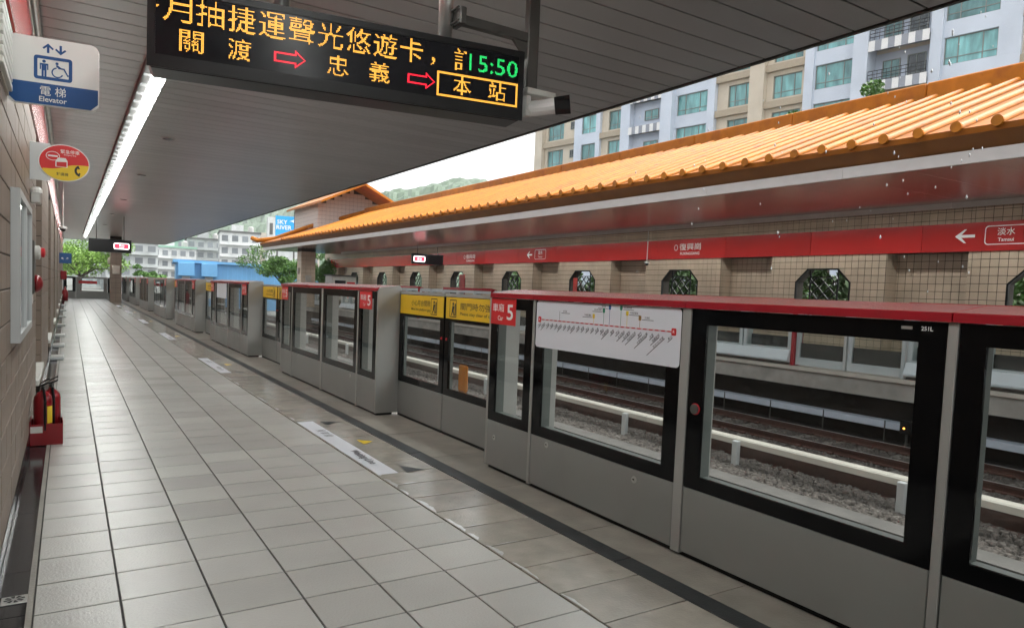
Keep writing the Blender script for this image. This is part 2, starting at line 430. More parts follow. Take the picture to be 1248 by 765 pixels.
for a, b in recs: MB().cbox(-.609, -.27, a+.002, b-.002, .34, .40, .006).build('sill', 'white_old', wall)
for k in range(-2, 19):
    y = -6+3.25*k+6.5
    if y > 0 and y+3.25 < Y_END: MB().box(-.308, -.285, y+.004, y+3.246, 3.12, 3.80).build('red_band_panel', 'red_band', wall)
w2 = MB(); w2.tube((-.26, -2, 3.97), (-.26, Y_END-1, 3.97), .035, n=10); w2.build('conduit', 'white_old', wall, smooth=True)
w3 = MB().box(-.308, -.28, -2, Y_END, 3.82, 3.90); w3.build('trim', 'white_old', wall)

# ---- canopy over our platform
can = thing('platform_canopy', 'grey canopy over the near platform with narrow metal ceiling strips', 'canopy')
CZ, CX1 = 4.06, 5.93
MB().box(-.62, CX1+.02, -8, Y_END+.2, CZ+.03, CZ+.55).build('deck', 'ceiling_gap', can)
pm = MB().cbox(-.28, CX1, -.150, .150, 0, .028, .003).mesh('ceiling_panel', 'ceiling')
n0 = 0
for k in range(-25, 168):
    y = 3.666+.3185*k
    if y < Y_END: place('ceiling_panel', pm, can, (0, y, CZ))
MB().box(CX1+.022, CX1+.06, -8, Y_END+.2, CZ-.012, CZ+.6).build('edge_fascia', 'dark_steel', can)
MB().box(-.62, CX1+.02, Y_END+.205, Y_END+.26, CZ-.012, CZ+.6).build('end_fascia', 'dark_steel', can)
for y in (8.6, 13.85, 19.15, 25.7, 32, 39):
    q = MB(); q.lathe([(.12, CZ-.012), (.12, CZ-.002)], (1.485, y, 0), 20); q.build('downlight_rim', 'steel', can)
    q = MB(); q.lathe([(.095, CZ-.0165), (.095, CZ-.0135)], (1.485, y, 0), 20); q.build('downlight_lens', 'opp_dark', can)
# canopy columns of the far end
def column(x, y, w, z1, label, mt='wall_tile'):
    t = thing('canopy_column', label, 'column', (x, y, 0))
    MB().box(-w/2+.008, w/2-.008, -w/2+.008, w/2-.008, 0, z1).build('core', 'mortar', t)
    q = MB(); n = max(1, round(w/.3)); tw = w/n
    for r in range(int(z1/.3)):
        for i in range(n):
            a = -w/2+i*tw
            for sgn in (-1, 1):
                f0, f1 = (-w/2, -w/2+.007) if sgn < 0 else (w/2-.007, w/2)
                q.box(a+.004, a+tw-.004, f0, f1, r*.3+.004, r*.3+.296); q.box(f0, f1, a+.004, a+tw-.004, r*.3+.004, r*.3+.296)
    o = q.build('tile', mt, t, kind='stuff')
    MB().cbox(-w/2-.12, -w/2-.001, -.16, .16, 2.35, 2.75, .01).build('junction_box', 'concrete_cream', t)
    MB().cbox(-.2, .2, -w/2-.14, -w/2-.001, 1.75, 2.25, .01).build('equipment_box', 'concrete_cream', t)
    return t
column(2.5, 50, .62, CZ-.002, 'brown tiled column under the far end of the near canopy')

# ---- fluorescent strip on our ceiling
LSEG = 1.5
lamp0 = thing('fluorescent_lamp', 'lit white fluorescent ceiling lamp segment with cross louvres in the long strip', 'lamp', (.86, 0, CZ), group='fluorescent lamps in the ceiling strip')
q = MB(); q.box(-.135, -.122, 0, LSEG, -.085, -.001); q.box(.122, .135, 0, LSEG, -.085, -.001); q.box(-.121, .121, 0, LSEG, -.02, -.001); q.build('housing', 'lamp_box', lamp0)
q = MB(); q.tube((.055, .02, -.055), (.055, LSEG-.02, -.055), .019, n=8); q.build('tube', 'lamp', lamp0)
q = MB(); q.box(-.10, -.02, .01, LSEG-.01, -.04, -.03); q.build('reflector', 'lamp_box', lamp0)
for yy in (.01, .5, 1.0): MB().box(-.121, .121, yy, yy+.012, -.084, -.05).build('louvre', 'lamp_box', lamp0)
NL = 36
for i in range(NL):
    o = lamp0 if i == 0 else copy_tree(lamp0)
    o.location = (.86, -2+i*LSEG, CZ)

# ================================================================== PLATFORM SCREEN GATES (ours)
PX0, PX1 = 3.24, 3.50
PANELS = [(0, .63, 'car'), (.68, 2.16, 'big'), (2.24, 3.86, 'mid'), (3.90, 4.57, 'car')]
def psd_panel(t, a, b, kind, map_=False, gy=.12):
    base = MB().cbox(PX0, PX1, a+.003, b-.003, .035, .445, .004).build('base_panel', 'psd_grey', t)
    gz0, gz1 = .53, (1.455 if kind != 'mid' or not map_ else 1.40)
    ya, yb = a+gy*(.9 if kind == 'car' else 1), b-gy*(.9 if kind == 'car' else 1)
    fr = ring_yz(MB(), PX0-.002, PX0+.016, a+.003, b-.003, .447, 1.548, ya, yb, gz0, gz1).build('window_frame', 'black_glass', t)
    MB().box(PX0+.006, PX0+.011, ya+.001, yb-.001, gz0+.001, gz1-.001).build('glass', 'glass', fr)
    j = ring_yz(MB(), PX0+.018, PX0+.11, a+.003, b-.003, .447, 1.548, ya-.02, yb+.02, gz0-.012, gz1+.012).build('jamb', 'jamb', t)
    return base
def lid(t, a, b, nm='lid', m='red_lid'):
    P = [(PX0-.022, 1.552), (PX0-.022, 1.588), (PX0-.014, 1.594), (PX1+.02, 1.632), (PX1+.03, 1.625), (PX1+.03, 1.552)]
    return MB().prism(P[::-1], 'y', a, b).build(nm, m, t)
def car_sign(t, y0, y1):
    s = MB().box(PX0-.0055, PX0-.0025, y0, y1, 1.318, 1.548).build('car_sign', 'red_sign', t)
    X = PX0-.0068; w = y1-y0
    lettering('車廂', 'white', s, (X, y1-w*.30, 1.465), (0, -1, 0), (0, 0, 1), h=.072, w=w*.46, bold=.015)
    lettering('Car', 'white', s, (X, y1-w*.40, 1.375), (0, -1, 0), (0, 0, 1), h=.042, bold=.015)
    lettering('5', 'white', s, (X, y1-w*.78, 1.43), (0, -1, 0), (0, 0, 1), h=.135, w=w*.25, bold=.045)
def lock(t, y, z):
    q = MB(); q.lathe([(.024, PX0-.004), (.024, PX0+.002)], (0, y, z), 14, 'x'); o = q.build('lock', 'steel', t)
    MB().box(PX0-.0055, PX0-.0045, y-.005, y+.012, z-.004, z+.006).build('keyhole', 'black', o)
RED_LINE = '淡水 紅樹林 竹圍 關渡 忠義 復興崗 北投 奇岩 唭哩岸 石牌 明德 芝山 士林 劍潭 圓山 民權西路 雙連 中山 台北車站 台大醫院 中正紀念堂 東門 大安森林公園 大安 信義安和 台北101/世貿 象山'.split()
def route_map(t, y0, y1, z0, z1):
    # printed white route map: left edge at y1 (far), right edge at y0
    cy, cz = (y0+y1)/2, (z0+z1)/2; Wd, Hd = y1-y0, z1-z0
    q = MB(); P = rrect(Wd, Hd, .03)
    flat(q, (PX0-.0042, cy, cz), (0, -1, 0), (0, 0, 1), P); s = q.build('route_map', 'map_white', t)
    X = PX0-.0058; rv, uv = (0, -1, 0), (0, 0, 1)
    def at(u, v): return (X, y1-u*Wd, z0+v*Hd)
    # line sags slightly to the right in print as a straight bar
    n = len(RED_LINE); red = MB(); dark = MB(); wh = MB()
    lv = .60
    flat(red, at(.5, lv), rv, uv, [(-.47*Wd, -.004), (.47*Wd, -.004), (.47*Wd, .004), (-.47*Wd, .004)])
    for i in range(n):
        u = .045+.91*i/(n-1)
        flat(wh, (X-.0008, y1-u*Wd, z0+lv*Hd), rv, uv, [(-.011, -.0022), (.011, -.0022), (.011, .0022), (-.011, .0022)])
        nm = RED_LINE[i]; ln = len(nm)*.020
        d = Vector((0, -math.cos(R(38)), math.sin(R(38)))); pp = Vector((0, math.sin(R(38))*-1, math.cos(R(38))*1))
        pp = Vector((0, math.sin(R(38)), math.cos(R(38))))
        org = Vector(at(u, lv-.045)) - d*(ln/2+.006) - Vector((0, 0, .006))
        lettering(nm, None, None, org, d, pp, h=.019, mb=dark, bold=.02)
        en = Vector(at(u, lv-.045)) - d*(ln*.75+.008) + Vector((0, -.012, -.014))
        flat(dark, en, d, pp, [(-ln*.62, -.0022), (ln*.62, -.0022), (ln*.62, .0022), (-ln*.62, .0022)])
    red.build('line', 'red_plain', s); wh.build('line_gap', 'map_white', s, kind='stuff'); dark.build('lettering', 'ink', s, kind='stuff')
    for u, mtl in ((.045, 'red_sign'), (.975, 'red_sign')):
        q = MB(); flat(q, (X-.001, y1-u*Wd+.02, z0+lv*Hd), rv, uv, rrect(.042, .046, .008)); o = q.build('line_badge', mtl, s)
        lettering('R', 'white', o, (X-.0018, y1-u*Wd+.02, z0+lv*Hd), rv, uv, h=.02)
    for u, v, side, mtl, nm in ((.20, .80, 1, 'ink_grey', '新北投'), (.46, .76, -1, 'yellow_plain', '中和新蘆線'), (.53, .88, -1, 'green_mark', '松山新店線'), (.57, .97-.02, -1, 'blue_sign', '板南線'), (.645, .95, 1, 'green_mark', '松山新店線'), (.685, .86, 1, 'yellow_plain', '中和新蘆線'), (.765, .79, 1, 'brown_mark', '文湖線')):
        stem = MB(); flat(stem, at(u, (v+lv)/2+.01), rv, uv, [(-.0018, -(v-lv)*Hd/2+.004), (.0018, -(v-lv)*Hd/2+.004), (.0018, (v-lv)*Hd/2), (-.0018, (v-lv)*Hd/2)]); stem.build('transfer_stem', mtl, s)
        if mtl != 'ink_grey':
            q = MB(); flat(q, at(u, v), rv, uv, rrect(.026, .032, .005)); q.build('line_badge', mtl, s)
        q = MB(); lettering(nm, None, None, Vector(at(u, v+.012)) + Vector((0, -side*.068, 0)), rv, uv, h=.015, mb=q, bold=.02)
        flat(q, Vector(at(u, v-.028)) + Vector((0, -side*.075, 0)), rv, uv, [(-.055, -.0018), (.055, -.0018), (.055, .0018), (-.055, .0018)]); q.build('lettering', 'ink', s)
ORD = 'first second third fourth fifth sixth seventh eighth ninth'.split()
def psd_unit(k):
    y0 = .87+7.36*k
    lab = 'grey platform gate unit carrying the long white route map panel' if k == 0 else ('grey platform gate unit with two red car signs beyond the yellow-signed gates' if k == 1 else 'grey red-topped platform gate unit, %s in the row beyond the route map unit' % ORD[k-1])
    t = thing('platform_gate_unit', lab, 'platform gate', (0, y0, 0), group='platform gate units of the near platform')
    for i, (a, b, kd) in enumerate(PANELS):
        psd_panel(t, a, b, kd, map_=(k == 0))
        lid(t, (a if i == 0 else (PANELS[i-1][1]+a)/2)+.003, (b if i == 3 else (b+PANELS[i+1][0])/2)-.003)
    for i in range(3):
        a, b = PANELS[i][1], PANELS[i+1][0]
        MB().cbox(PX0-.006, PX1-.02, a+.003, b-.003, .02, 1.55, .003).build('mullion', 'psd_light', t)
    for ya, yb in ((-.035, 0), (4.57, 4.605)):
        P = [(PX0, .03), (PX0, 1.55), (PX0+.03, 1.60), (PX1+.02, 1.634), (PX1+.05, 1.60), (PX1+.05, .03)]
        MB().prism(P[::-1], 'y', ya-.001, yb-.002).build('end_cap', 'psd_light', t)
    MB().box(PX0+.03, PX1-.02, 0, 4.57, -.011, .033).build('plinth', 'black', t)
    car_sign(t, .16, .60) if k else None
    car_sign(t, 4.16, 4.568)
    if k == 0:
        route_map(t, 2.242, 3.845, 1.172, 1.546)
        lock(t, 2.60, .375); lock(t, 3.63, .40)
        lettering('251L', 'white', t, (PX0-.0045, .765, 1.517), (0, -1, 0), (0, 0, 1), h=.019, bold=.03)
        MB().box(PX0-.004, PX0-.003, .83, .88, 1.510, 1.524).build('asset_tag', 'steel', t)
        q = MB(); q.lathe([(.03, PX0-.02), (.03, PX0-.003)], (0, 2.09, .94), 16, 'x'); o = q.build('key_switch', 'dark_steel', t)
        q = MB(); q.lathe([(.036, PX0-.008), (.036, PX0-.0025)], (0, 2.09, .94), 16, 'x'); q.build('switch_ring', 'red_plain', o)
        lock(t, 4.44, .30)
    else:
        lock(t, .9, .39)
    if k == 2 or k == 1:
        q = MB(); flat(q, (PX0-.0042, 3.05, 1.36), (0, -1, 0), (0, 0, 1), rrect(1.3 if k == 2 else .01, .37 if k == 2 else .01, .004)); q.build('route_map', 'map_white', t)
    return t
for k in range(8): psd_unit(k)
# small red posts of the units' rear uprights are part of the opposite row, see below
def gate_leaf(y0, y1, k, near):
    X0, X1 = 3.535, 3.60
    lab = ('sliding platform gate leaf with yellow "stay clear" sign beside the route map unit' if near else 'sliding platform gate leaf with yellow "mind the gap" sign') if k == 0 else '%s sliding gate leaf of the %s gateway beyond the route map unit' % ('nearer' if near else 'farther', ORD[k])
    t = thing('sliding_gate_leaf', lab, 'sliding gate', (0, 0, 0), group='sliding gate leaves of the near platform')
    MB().cbox(X0, X1, y0+.003, y1-.003, .03, .44, .004).build('base_panel', 'psd_grey', t)
    ya, yb = y0+.10, y1-.10
    fr = ring_yz(MB(), X0-.002, X0+.03, y0+.003, y1-.003, .442, 1.53, ya, yb, .52, 1.26).build('window_frame', 'black_glass', t)
    MB().box(X0+.006, X0+.011, ya+.001, yb-.001, .521, 1.259).build('glass', 'glass', fr)
    MB().box(X0+.032, X1, yb+.001, y1-.003, .442, 1.53).build('rear_stile', 'jamb', t)
    MB().box(X0-.006, X1+.02, y0+.003, y1-.003, 1.532, 1.565).build('top_rail', 'psd_light', t)
    s = MB().box(X0-.0055, X0-.0025, y0+.02, y1-.02, 1.292, 1.525).build('warning_sign', 'yellow', t)
    X = X0-.0072; rv, uv = (0, -1, 0), (0, 0, 1); w = y1-y0-.04; Y1 = y1-.02
    pic = .80 if not near else .12
    q = MB(); c = Y1-pic*w
    ring = [(-.075, -.09), (.075, -.09), (.075, .09), (-.075, .09)]
    for p0, p1 in zip(ring, ring[1:]+ring[:1]):
        dx, dy = p1[0]-p0[0], p1[1]-p0[1]; L = math.hypot(dx, dy); nx, ny = -dy/L*.005, dx/L*.005
        flat(q, (X, c, 1.405), rv, uv, [(p0[0]-nx, p0[1]-ny), (p1[0]-nx, p1[1]-ny), (p1[0]+nx, p1[1]+ny), (p0[0]+nx, p0[1]+ny)])
    flat(q, (X, c, 1.455), rv, uv, [(.018*math.cos(i*.785), .018*math.sin(i*.785)) for i in range(8)])
    flat(q, (X, c, 1.40), rv, uv, [(-.03, -.03), (.01, -.035), (.03, .03), (-.015, .035)])
    flat(q, (X, c, 1.36), rv, uv, [(-.05, -.03), (-.035, -.035), (.0, .012), (-.02, .016)]); flat(q, (X, c, 1.36), rv, uv, [(.02, -.035), (.035, -.03), (.015, .015), (-.005, .012)])
    flat(q, (X, c-.05, 1.40), rv, uv, [(-.012, -.07), (.012, -.07), (.012, .06), (-.012, .06)])
    q.build('pictogram', 'ink', s)
    if near:
        lettering('關門時勿強行進出', 'ink', s, (X, Y1-.60*w, 1.435), rv, uv, h=.075, w=w*.72, bold=.02)
        lettering('Please stay clear of closing doors', 'ink', s, (X, Y1-.585*w, 1.352), rv, uv, w=w*.70, h=.042, bold=.01)
    else:
        lettering('小心月台間隙', 'ink', s, (X, Y1-.50*w, 1.435), rv, uv, h=.07, w=w*.44, bold=.02)
        lettering('Mind the platform gap', 'ink', s, (X, Y1-.50*w, 1.355), rv, uv, w=w*.44, h=.04, bold=.01)
    MB().box(X0+.005, X1-.005, y0+.003, y1-.003, .001, .029).build('plinth', 'black', t)
    yb_ = (y1-.05 if near else y0+.05)
    q = MB(); q.lathe([(.014, X0-.008), (.014, X0-.0025)], (0, yb_, 1.06), 12, 'x'); q.build('indicator', 'red_plain', t)
    if near: MB().cbox(X1+.01, X1+.05, y1-.38, y1-.20, .50, .80, .02).build('orange_tag', 'orange_roof', t)
for k in range(7):
    gate_leaf(5.475+7.36*k, 6.935+7.36*k, k, True); gate_leaf(6.955+7.36*k, 8.19+7.36*k, k, False)

# fence across the far platform end
fe = thing('end_fence', 'grey fence with black-framed windows closing off the far platform end', 'fence', (0, Y_END, 0))
x = -.28
for w, wn in ((.75, .45), (1.9, 1.5), (.75, .5)):
    MB().cbox(x, x+w-.01, 0, .12, 0, .45, .005).build('base_panel', 'psd_grey', fe)
    fr = ring_xz(MB(), -.004, .03, x, x+w-.01, .452, 1.45, x+(w-wn)/2+.06, x+w-(w-wn)/2-.06, .53, 1.38).build('window_frame', 'black_glass' if w < 1 else 'psd_grey', fe)
    MB().box(x+(w-wn)/2+.062, x+w-(w-wn)/2-.062, .004, .01, .532, 1.378).build('glass', 'glass', fr)
    MB().box(x, x+w-.01, -.02, .14, 1.452, 1.50).build('top_rail', 'psd_light', fe); x += w
MB().box(.62, 1.72, -.012, -.006, 1.02, 1.22).build('red_notice', 'red_sign', fe)
MB().box(3.1, 3.22, -.04, .14, 0, 1.55).build('end_post', 'psd_grey', fe)

# ================================================================== TRACKS
OPX = 15.10           # edge of the opposite platform
struct(MB().box(3.62, OPX+.9, -8, 140, -1.61, -1.40).build('track_bed', 'ballast'))
MB().box(3.625, 3.80, -8, Y_END+1, -1.39, -.02).build('platform_face', 'concrete', kind='structure')
struct(MB().box(9.05, 9.48, -8, 140, -1.399, -1.30).build('track_kerb', 'kerb'))
def track(x0, label, sl0):
    t = thing('railway_track', label, 'railway track', (x0, 0, -1.40))
    for dx in (0, 1.435):
        prof = [(-.07, .05), (.07, .05), (.07, .065), (.012, .08), (.012, .16), (.035, .17), (.035, .198), (-.035, .198), (-.035, .17), (-.012, .16), (-.012, .08), (-.07, .065)]
        o = MB().prism([(p[0]+dx, p[1]) for p in prof][::-1], 'y', -8, 140).build('rail', 'rail_rust', t)
        MB().box(dx-.03, dx+.03, -8, 140, .1985, .202).build('running_surface', 'rail_head', o)
    sm = MB().cbox(-.45, 1.9, -.12, .12, -.06, .045, .02).mesh('sleeper', 'sleeper')
    cm = MB().cbox(-.05, .05, -.06, .06, .045, .095, .012).mesh('rail_clip', 'rail_rust')
    for i in range(52):
        y = 1+i*.72; s = place('sleeper', sm, t, (0, y, 0))
        for dx in (-.11, .11, 1.325, 1.545):
            if i < 30: place('rail_clip', cm, s, (dx, 0, 0))
    return t
track(13.0, 'rusty railway track alongside the opposite platform', 0)
track(4.75, 'rusty railway track just below the near platform edge', 0)
def third_rail(x, side, label):
    t = thing('third_rail', label, 'third rail', (x, 0, -1.40))
    for i in range(9):
        y = -6+i*5.6
        P = [(-.10, .415), (-.10, .51), (-.08, .535), (.10, .535), (.125, .515), (.125, .50), (-.07, .50), (-.085, .415)]
        MB().prism([(p[0]*side, p[1]) for p in (P[::-1] if side > 0 else P)], 'y', y, y+5.585).build('cover', 'cover_cream', t)
    MB().box(-.03, .03, -6, 44, .28, .40).build('conductor', 'rail_rust', t)
    for i in range(14):
        y = -.75+i*3.0+.1 + (.0)
        q = MB(); q.cbox(-.16*side-.05, -.16*side+.05, y-.06, y+.06, 0, .50, .01); q.build('bracket', 'alu', t)
        MB().cbox(-.24*side-.25, -.24*side+.25, y-.3, y+.3, -.05, .025, .01).build('bracket_base', 'sleeper', t)
third_rail(10.40, 1, 'cream-covered third rail between the two railway tracks')
q = MB().prism([(-.07, .0), (-.07, .02), (-.015, .04), (-.015, .14), (-.05, .155), (-.05, .19), (.05, .19), (.05, .155), (.015, .14), (.015, .04), (.07, .02), (.07, 0)][::-1], 'y', -8, 60)
tag(q.build('spare_rail', 'rail_rust', loc=(10.95, 0, -1.40)), 'loose rusty rail lying on the ballast behind the cream third rail', 'rail')
# stones
def stones(n, xr, yr, name):
    # broken stones, each a squashed irregular octahedron with a cut top
    b = np.array([(1,0,0),(0,1,0),(-1,0,0),(0,-1,0),(.5,.5,.75),(-.5,.5,.7),(-.45,-.5,.8),(.5,-.5,.7)], float)
    F0 = np.array([(0,1,4),(1,2,5),(2,3,6),(3,0,7),(4,1,5),(5,2,6),(6,3,7),(7,0,4),(4,5,6),(4,6,7)])
    p = np.stack([rng.uniform(*xr, n), rng.uniform(*yr, n), np.full(n, -1.405)], 1)
    s = rng.uniform(.026, .068, n)[:, None, None]*rng.uniform(.7, 1.3, (n, 1, 3))
    V = b[None]*s*(1+rng.uniform(-.28, .28, (n, 8, 3)))
    a = rng.uniform(0, 6.28, n); ca, sa = np.cos(a)[:, None], np.sin(a)[:, None]
    tl = rng.uniform(-.5, .5, n)[:, None]
    X, Y, Z = V[..., 0], V[..., 1], V[..., 2]; X, Z = X*np.cos(tl)-Z*np.sin(tl), X*np.sin(tl)+Z*np.cos(tl)
    V = np.stack([X*ca-Y*sa, X*sa+Y*ca, Z+.008], 2)+p[:, None]
    F = (F0[None]+8*np.arange(n)[:, None, None]).reshape(-1, 3)
    me = bpy.data.meshes.new(name); me.vertices.add(8*n); me.vertices.foreach_set('co', V.reshape(-1))
    me.loops.add(F.size); me.loops.foreach_set('vertex_index', F.reshape(-1).astype(np.int32))
    me.polygons.add(len(F)); me.polygons.foreach_set('loop_start', np.arange(0, F.size, 3, dtype=np.int32)); me.polygons.foreach_set('loop_total', np.full(len(F), 3, np.int32))
    me.materials.append(MATS['stone']); me.update(calc_edges=True); me.validate(); return me
o = place('ballast_stones', stones(30000, (9.5, 15.0), (1.5, 20), 'ballast_stones'), kind='stuff'); o['label'] = 'grey and brown crushed stone ballast between the tracks'; o['category'] = 'ballast'
o = place('ballast_stones', stones(14000, (9.5, 15.0), (20, 45), 'ballast_stones'), kind='stuff'); o['label'] = 'farther stretch of crushed stone ballast between the tracks'; o['category'] = 'ballast'

# ================================================================== OPPOSITE PLATFORM
op = struct(MB().box(OPX+.06, 19.6, -8, Y_END+1, -.38, .0).build('opposite_platform', 'concrete'))
for k in range(-3, 22):
    y = -.2+k*2.7
    MB().cbox(OPX, OPX+.75, y+.004, y+2.696, .002, .095, .006).build('coping_slab', 'concrete_cream', op)
MB().box(OPX+.76, 19.0, -8, Y_END+1, .002, .09).build('walkway', 'concrete', op)
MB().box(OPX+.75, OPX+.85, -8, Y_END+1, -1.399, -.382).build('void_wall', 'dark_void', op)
cd = thing('cable_duct', 'pale blue-grey cable trough mounted under the opposite platform edge', 'cable duct', (OPX+.28, 0, -1.05))
for k in range(34):
    y = 1+k*1.5
    MB().cbox(-.04, .30, y+.01, y+1.49, 0, .15, .006).build('trough', 'duct', cd)
    MB().box(-.05, -.041, y-.012, y+.012, -.345, .17).build('hanger', 'dark_steel', cd)
sg = thing('track_signal', 'small black track-side signal box with a lit amber lamp', 'signal', (OPX+.12, 7.95, -.95))
MB().cbox(-.06, .06, -.13, .13, -.12, .16, .01).build('housing', 'black', sg)
q = MB(); q.lathe([(.02, -.075), (.02, -.061)], (0, .03, 0), 12, 'x'); q.build('lamp', 'signal_amber', sg)
MB().box(-.02, .02, -.02, .02, -.445, -.121).build('post', 'dark_steel', sg)

# ---- opposite gates (seen from the track side)
OX0, OX1 = 15.22, 15.46
def opp_unit(k):
    y0 = 10.9+7.36*k
    t = thing('platform_gate_unit', 'red-topped gate unit of the opposite platform, %s from its far end' % ORD[5-k], 'platform gate', (0, y0, .09), group='gate units of the opposite platform')
    for a, b in ((.02, 1.48), (1.52, 3.04), (3.08, 4.52)):
        fr = ring_yz(MB(), OX0, OX1, a, b, .36, 1.53, a+.10, b-.10, .42, 1.42).build('window_frame', 'opp_frame', t)
        MB().box(OX0+.05, OX0+.06, a+.102, b-.102, .422, 1.418).build('glass', 'glass', fr)
        MB().box(OX1-.05, OX1-.03, a+.102, b-.102, .422, .70).build('kick_panel', 'opp_dark', fr)
    P = [(OX0-.02, .07), (OX0-.16, .10), (OX0-.17, .14), (OX0-.08, .36), (OX0-.02, .38)]
    MB().prism(P, 'y', .0, 4.5).build('lower_cover', 'opp_cover', t)
    P = [(OX0-.03, 1.54), (OX0-.03, 1.66), (OX1+.03, 1.60), (OX1+.03, 1.54)]
    for a, b in ((.0, 1.5), (1.51, 3.06), (3.07, 4.54)): MB().prism(P, 'y', a, b).build('lid', 'red_lid', t)
    MB().box(OX0-.05, OX1+.05, -.10, -.01, .005, 1.56).build('red_post', 'red_lid', t)
    MB().box(OX0, OX1, 0, 4.54, .005, .06).build('plinth', 'dark_steel', t)
    MB().cbox(OX0-.02, OX1+.1, 4.56, 4.64, .005, 1.6, .01).build('end_post', 'opp_frame', t)
for k in range(-2, 6): opp_unit(k)
def opp_leaf(y0, y1, k, w):
    t = thing('sliding_gate_leaf', '%s pale framed gate leaf in the opposite platform gateway, %s from its far end' % (w, ORD[5-k]), 'sliding gate', (0, 0, .09), group='sliding gate leaves of the opposite platform')
    X0, X1 = OX0+.02, OX0+.10
    fr = ring_yz(MB(), X0, X1, y0, y1, .03, 1.52, y0+.07, y1-.10, .22, 1.40).build('frame', 'opp_frame', t)
    MB().box(X0+.03, X0+.04, y0+.072, y1-.102, .222, 1.398).build('glass', 'glass', fr)
    MB().box(X0+.05, X0+.06, y0+.072, y1-.102, .222, .58).build('dark_film', 'opp_dark', fr)
    MB().box(X0-.01, X1+.01, y0+.07, y1-.10, 1.525, 1.56).build('top_rail', 'alu', t)
    MB().cbox(X0-.02, X1+.02, y0-.005, y0+.06, .02, 1.5, .008).build('stile', 'alu', t)
for k in range(-2, 6):
    y = 8.05+7.36*k
    opp_leaf(y, y+1.38, k, 'nearer'); opp_leaf(y+1.42, y+2.74, k, 'farther')

# ---- opposite station building
SX = 18.90
sb = thing('station_building', 'long tiled station building with orange ribbed roof across the tracks', 'station')
BP = 5.754; OR0 = 8.70
bays = [OR0+BP*k for k in range(-3, 9)]       # y where each recess begins (near side)
wallp = MB(); wallp.box(SX+.55, SX+.9, -10, 2, .0, 4.4)
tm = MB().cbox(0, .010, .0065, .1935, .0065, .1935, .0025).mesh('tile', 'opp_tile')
opw = None
wp = MB(); tl_far = MB(); tl_near = []
HWZ, OCT = 2.7, .4
def cell(y, z, a, b):
    # does this tile lie in the octagonal opening, on its chamfer, or clear of it
    yc, zc = y+.1, z+.1
    if not (a < yc < b and 1.1 < zc < HWZ): return None
    d = min(yc-a, b-yc)+HWZ-zc
    if abs(d-OCT) < .02: return 'cl' if yc-a < b-yc else 'cr'
    return 'in' if d > OCT else None
tiles = []
for k, r0 in enumerate(bays):
    r1 = r0+2.06; p1 = r0+BP
    a, b = r1+1.0, r1+2.8            # window opening
    # pier between recesses with an octagonal opening
    x0, x1 = SX+.012, SX+.40
    wp.box(x0, x1, r1, a, .0, 4.4); wp.box(x0, x1, b, p1, .0, 4.4); wp.box(x0, x1, a, b, .0, 1.1); wp.box(x0, x1, a, b, HWZ, 4.4)
    wp.prism([(a, HWZ), (a, HWZ-OCT), (a+OCT, HWZ)], 'x', x0, x1); wp.prism([(b, HWZ), (b-OCT, HWZ), (b, HWZ-OCT)], 'x', x0, x1)
    wp.box(SX+.55, SX+.75, r0-.1, r1+.1, .0, 4.4)          # back of the recess
    wp.box(SX+.012, SX+.55, r0, r1, 3.10, 4.4)             # lintel behind the red band
    wp.box(SX+.401, SX+.549, r1, r1+.25, 0, 4.4); wp.box(SX+.401, SX+.549, p1-.25, p1, 0, 4.4)
    y = r1
    while y < p1-.01:
        w = min(.2, p1-y)
        for rz in range(21):
            z = .1+rz*.2
            if 3.05 < z < 3.65: continue
            ci = cell(y, z, a, b)
            if ci == 'in': continue
            if ci: tiles.append((ci, y, z, w)); continue
            tiles.append(('f', y, z, w))
        y += .2
    y = r0
    while y < r1-.01:
        w = min(.2, r1-y)
        for rz in range(15): tiles.append(('r', y, .1+rz*.2, w))
        for rz in range(18, 21): tiles.append(('f', y, .1+rz*.2, w))
        y += .2
    for rz in range(15):
        for j in range(3): tiles.append(('j', r1, .1+rz*.2, j))
wallo = wp.build('wall', 'mortar', sb)
near = sorted([t for t in tiles if t[0] in 'fr' and t[2] > 1.55 and 6.4 < t[1] < 14.5 and abs(t[3]-.2) < 1e-6], key=lambda t: t[1])[:296]
ns = set(near)
for t in tiles:
    kd, y, z, w = t
    if t in ns: place('tile', tm, wallo, (SX if kd == 'f' else SX+.538, y, z))
    elif kd == 'f': tl_far.box(SX, SX+.011, y+.0065, y+w-.0065, z+.0065, z+.1935)
    elif kd == 'cl': tl_far.prism([(y+.004, z+.190), (y+.004, z+.012), (y+.182, z+.190)], 'x', SX, SX+.011)
    elif kd == 'cr': tl_far.prism([(y+.196, z+.190), (y+.018, z+.190), (y+.196, z+.012)], 'x', SX, SX+.011)
    elif kd == 'r': tl_far.box(SX+.538, SX+.549, y+.0065, y+w-.0065, z+.0065, z+.1935)
    else: tl_far.box(SX+.016+w*.172+.004, SX+.016+w*.172+.168, y-.011, y-.001, z+.004, z+.196)
tl_far.build('far_tile', 'opp_tile', wallo, kind='stuff')
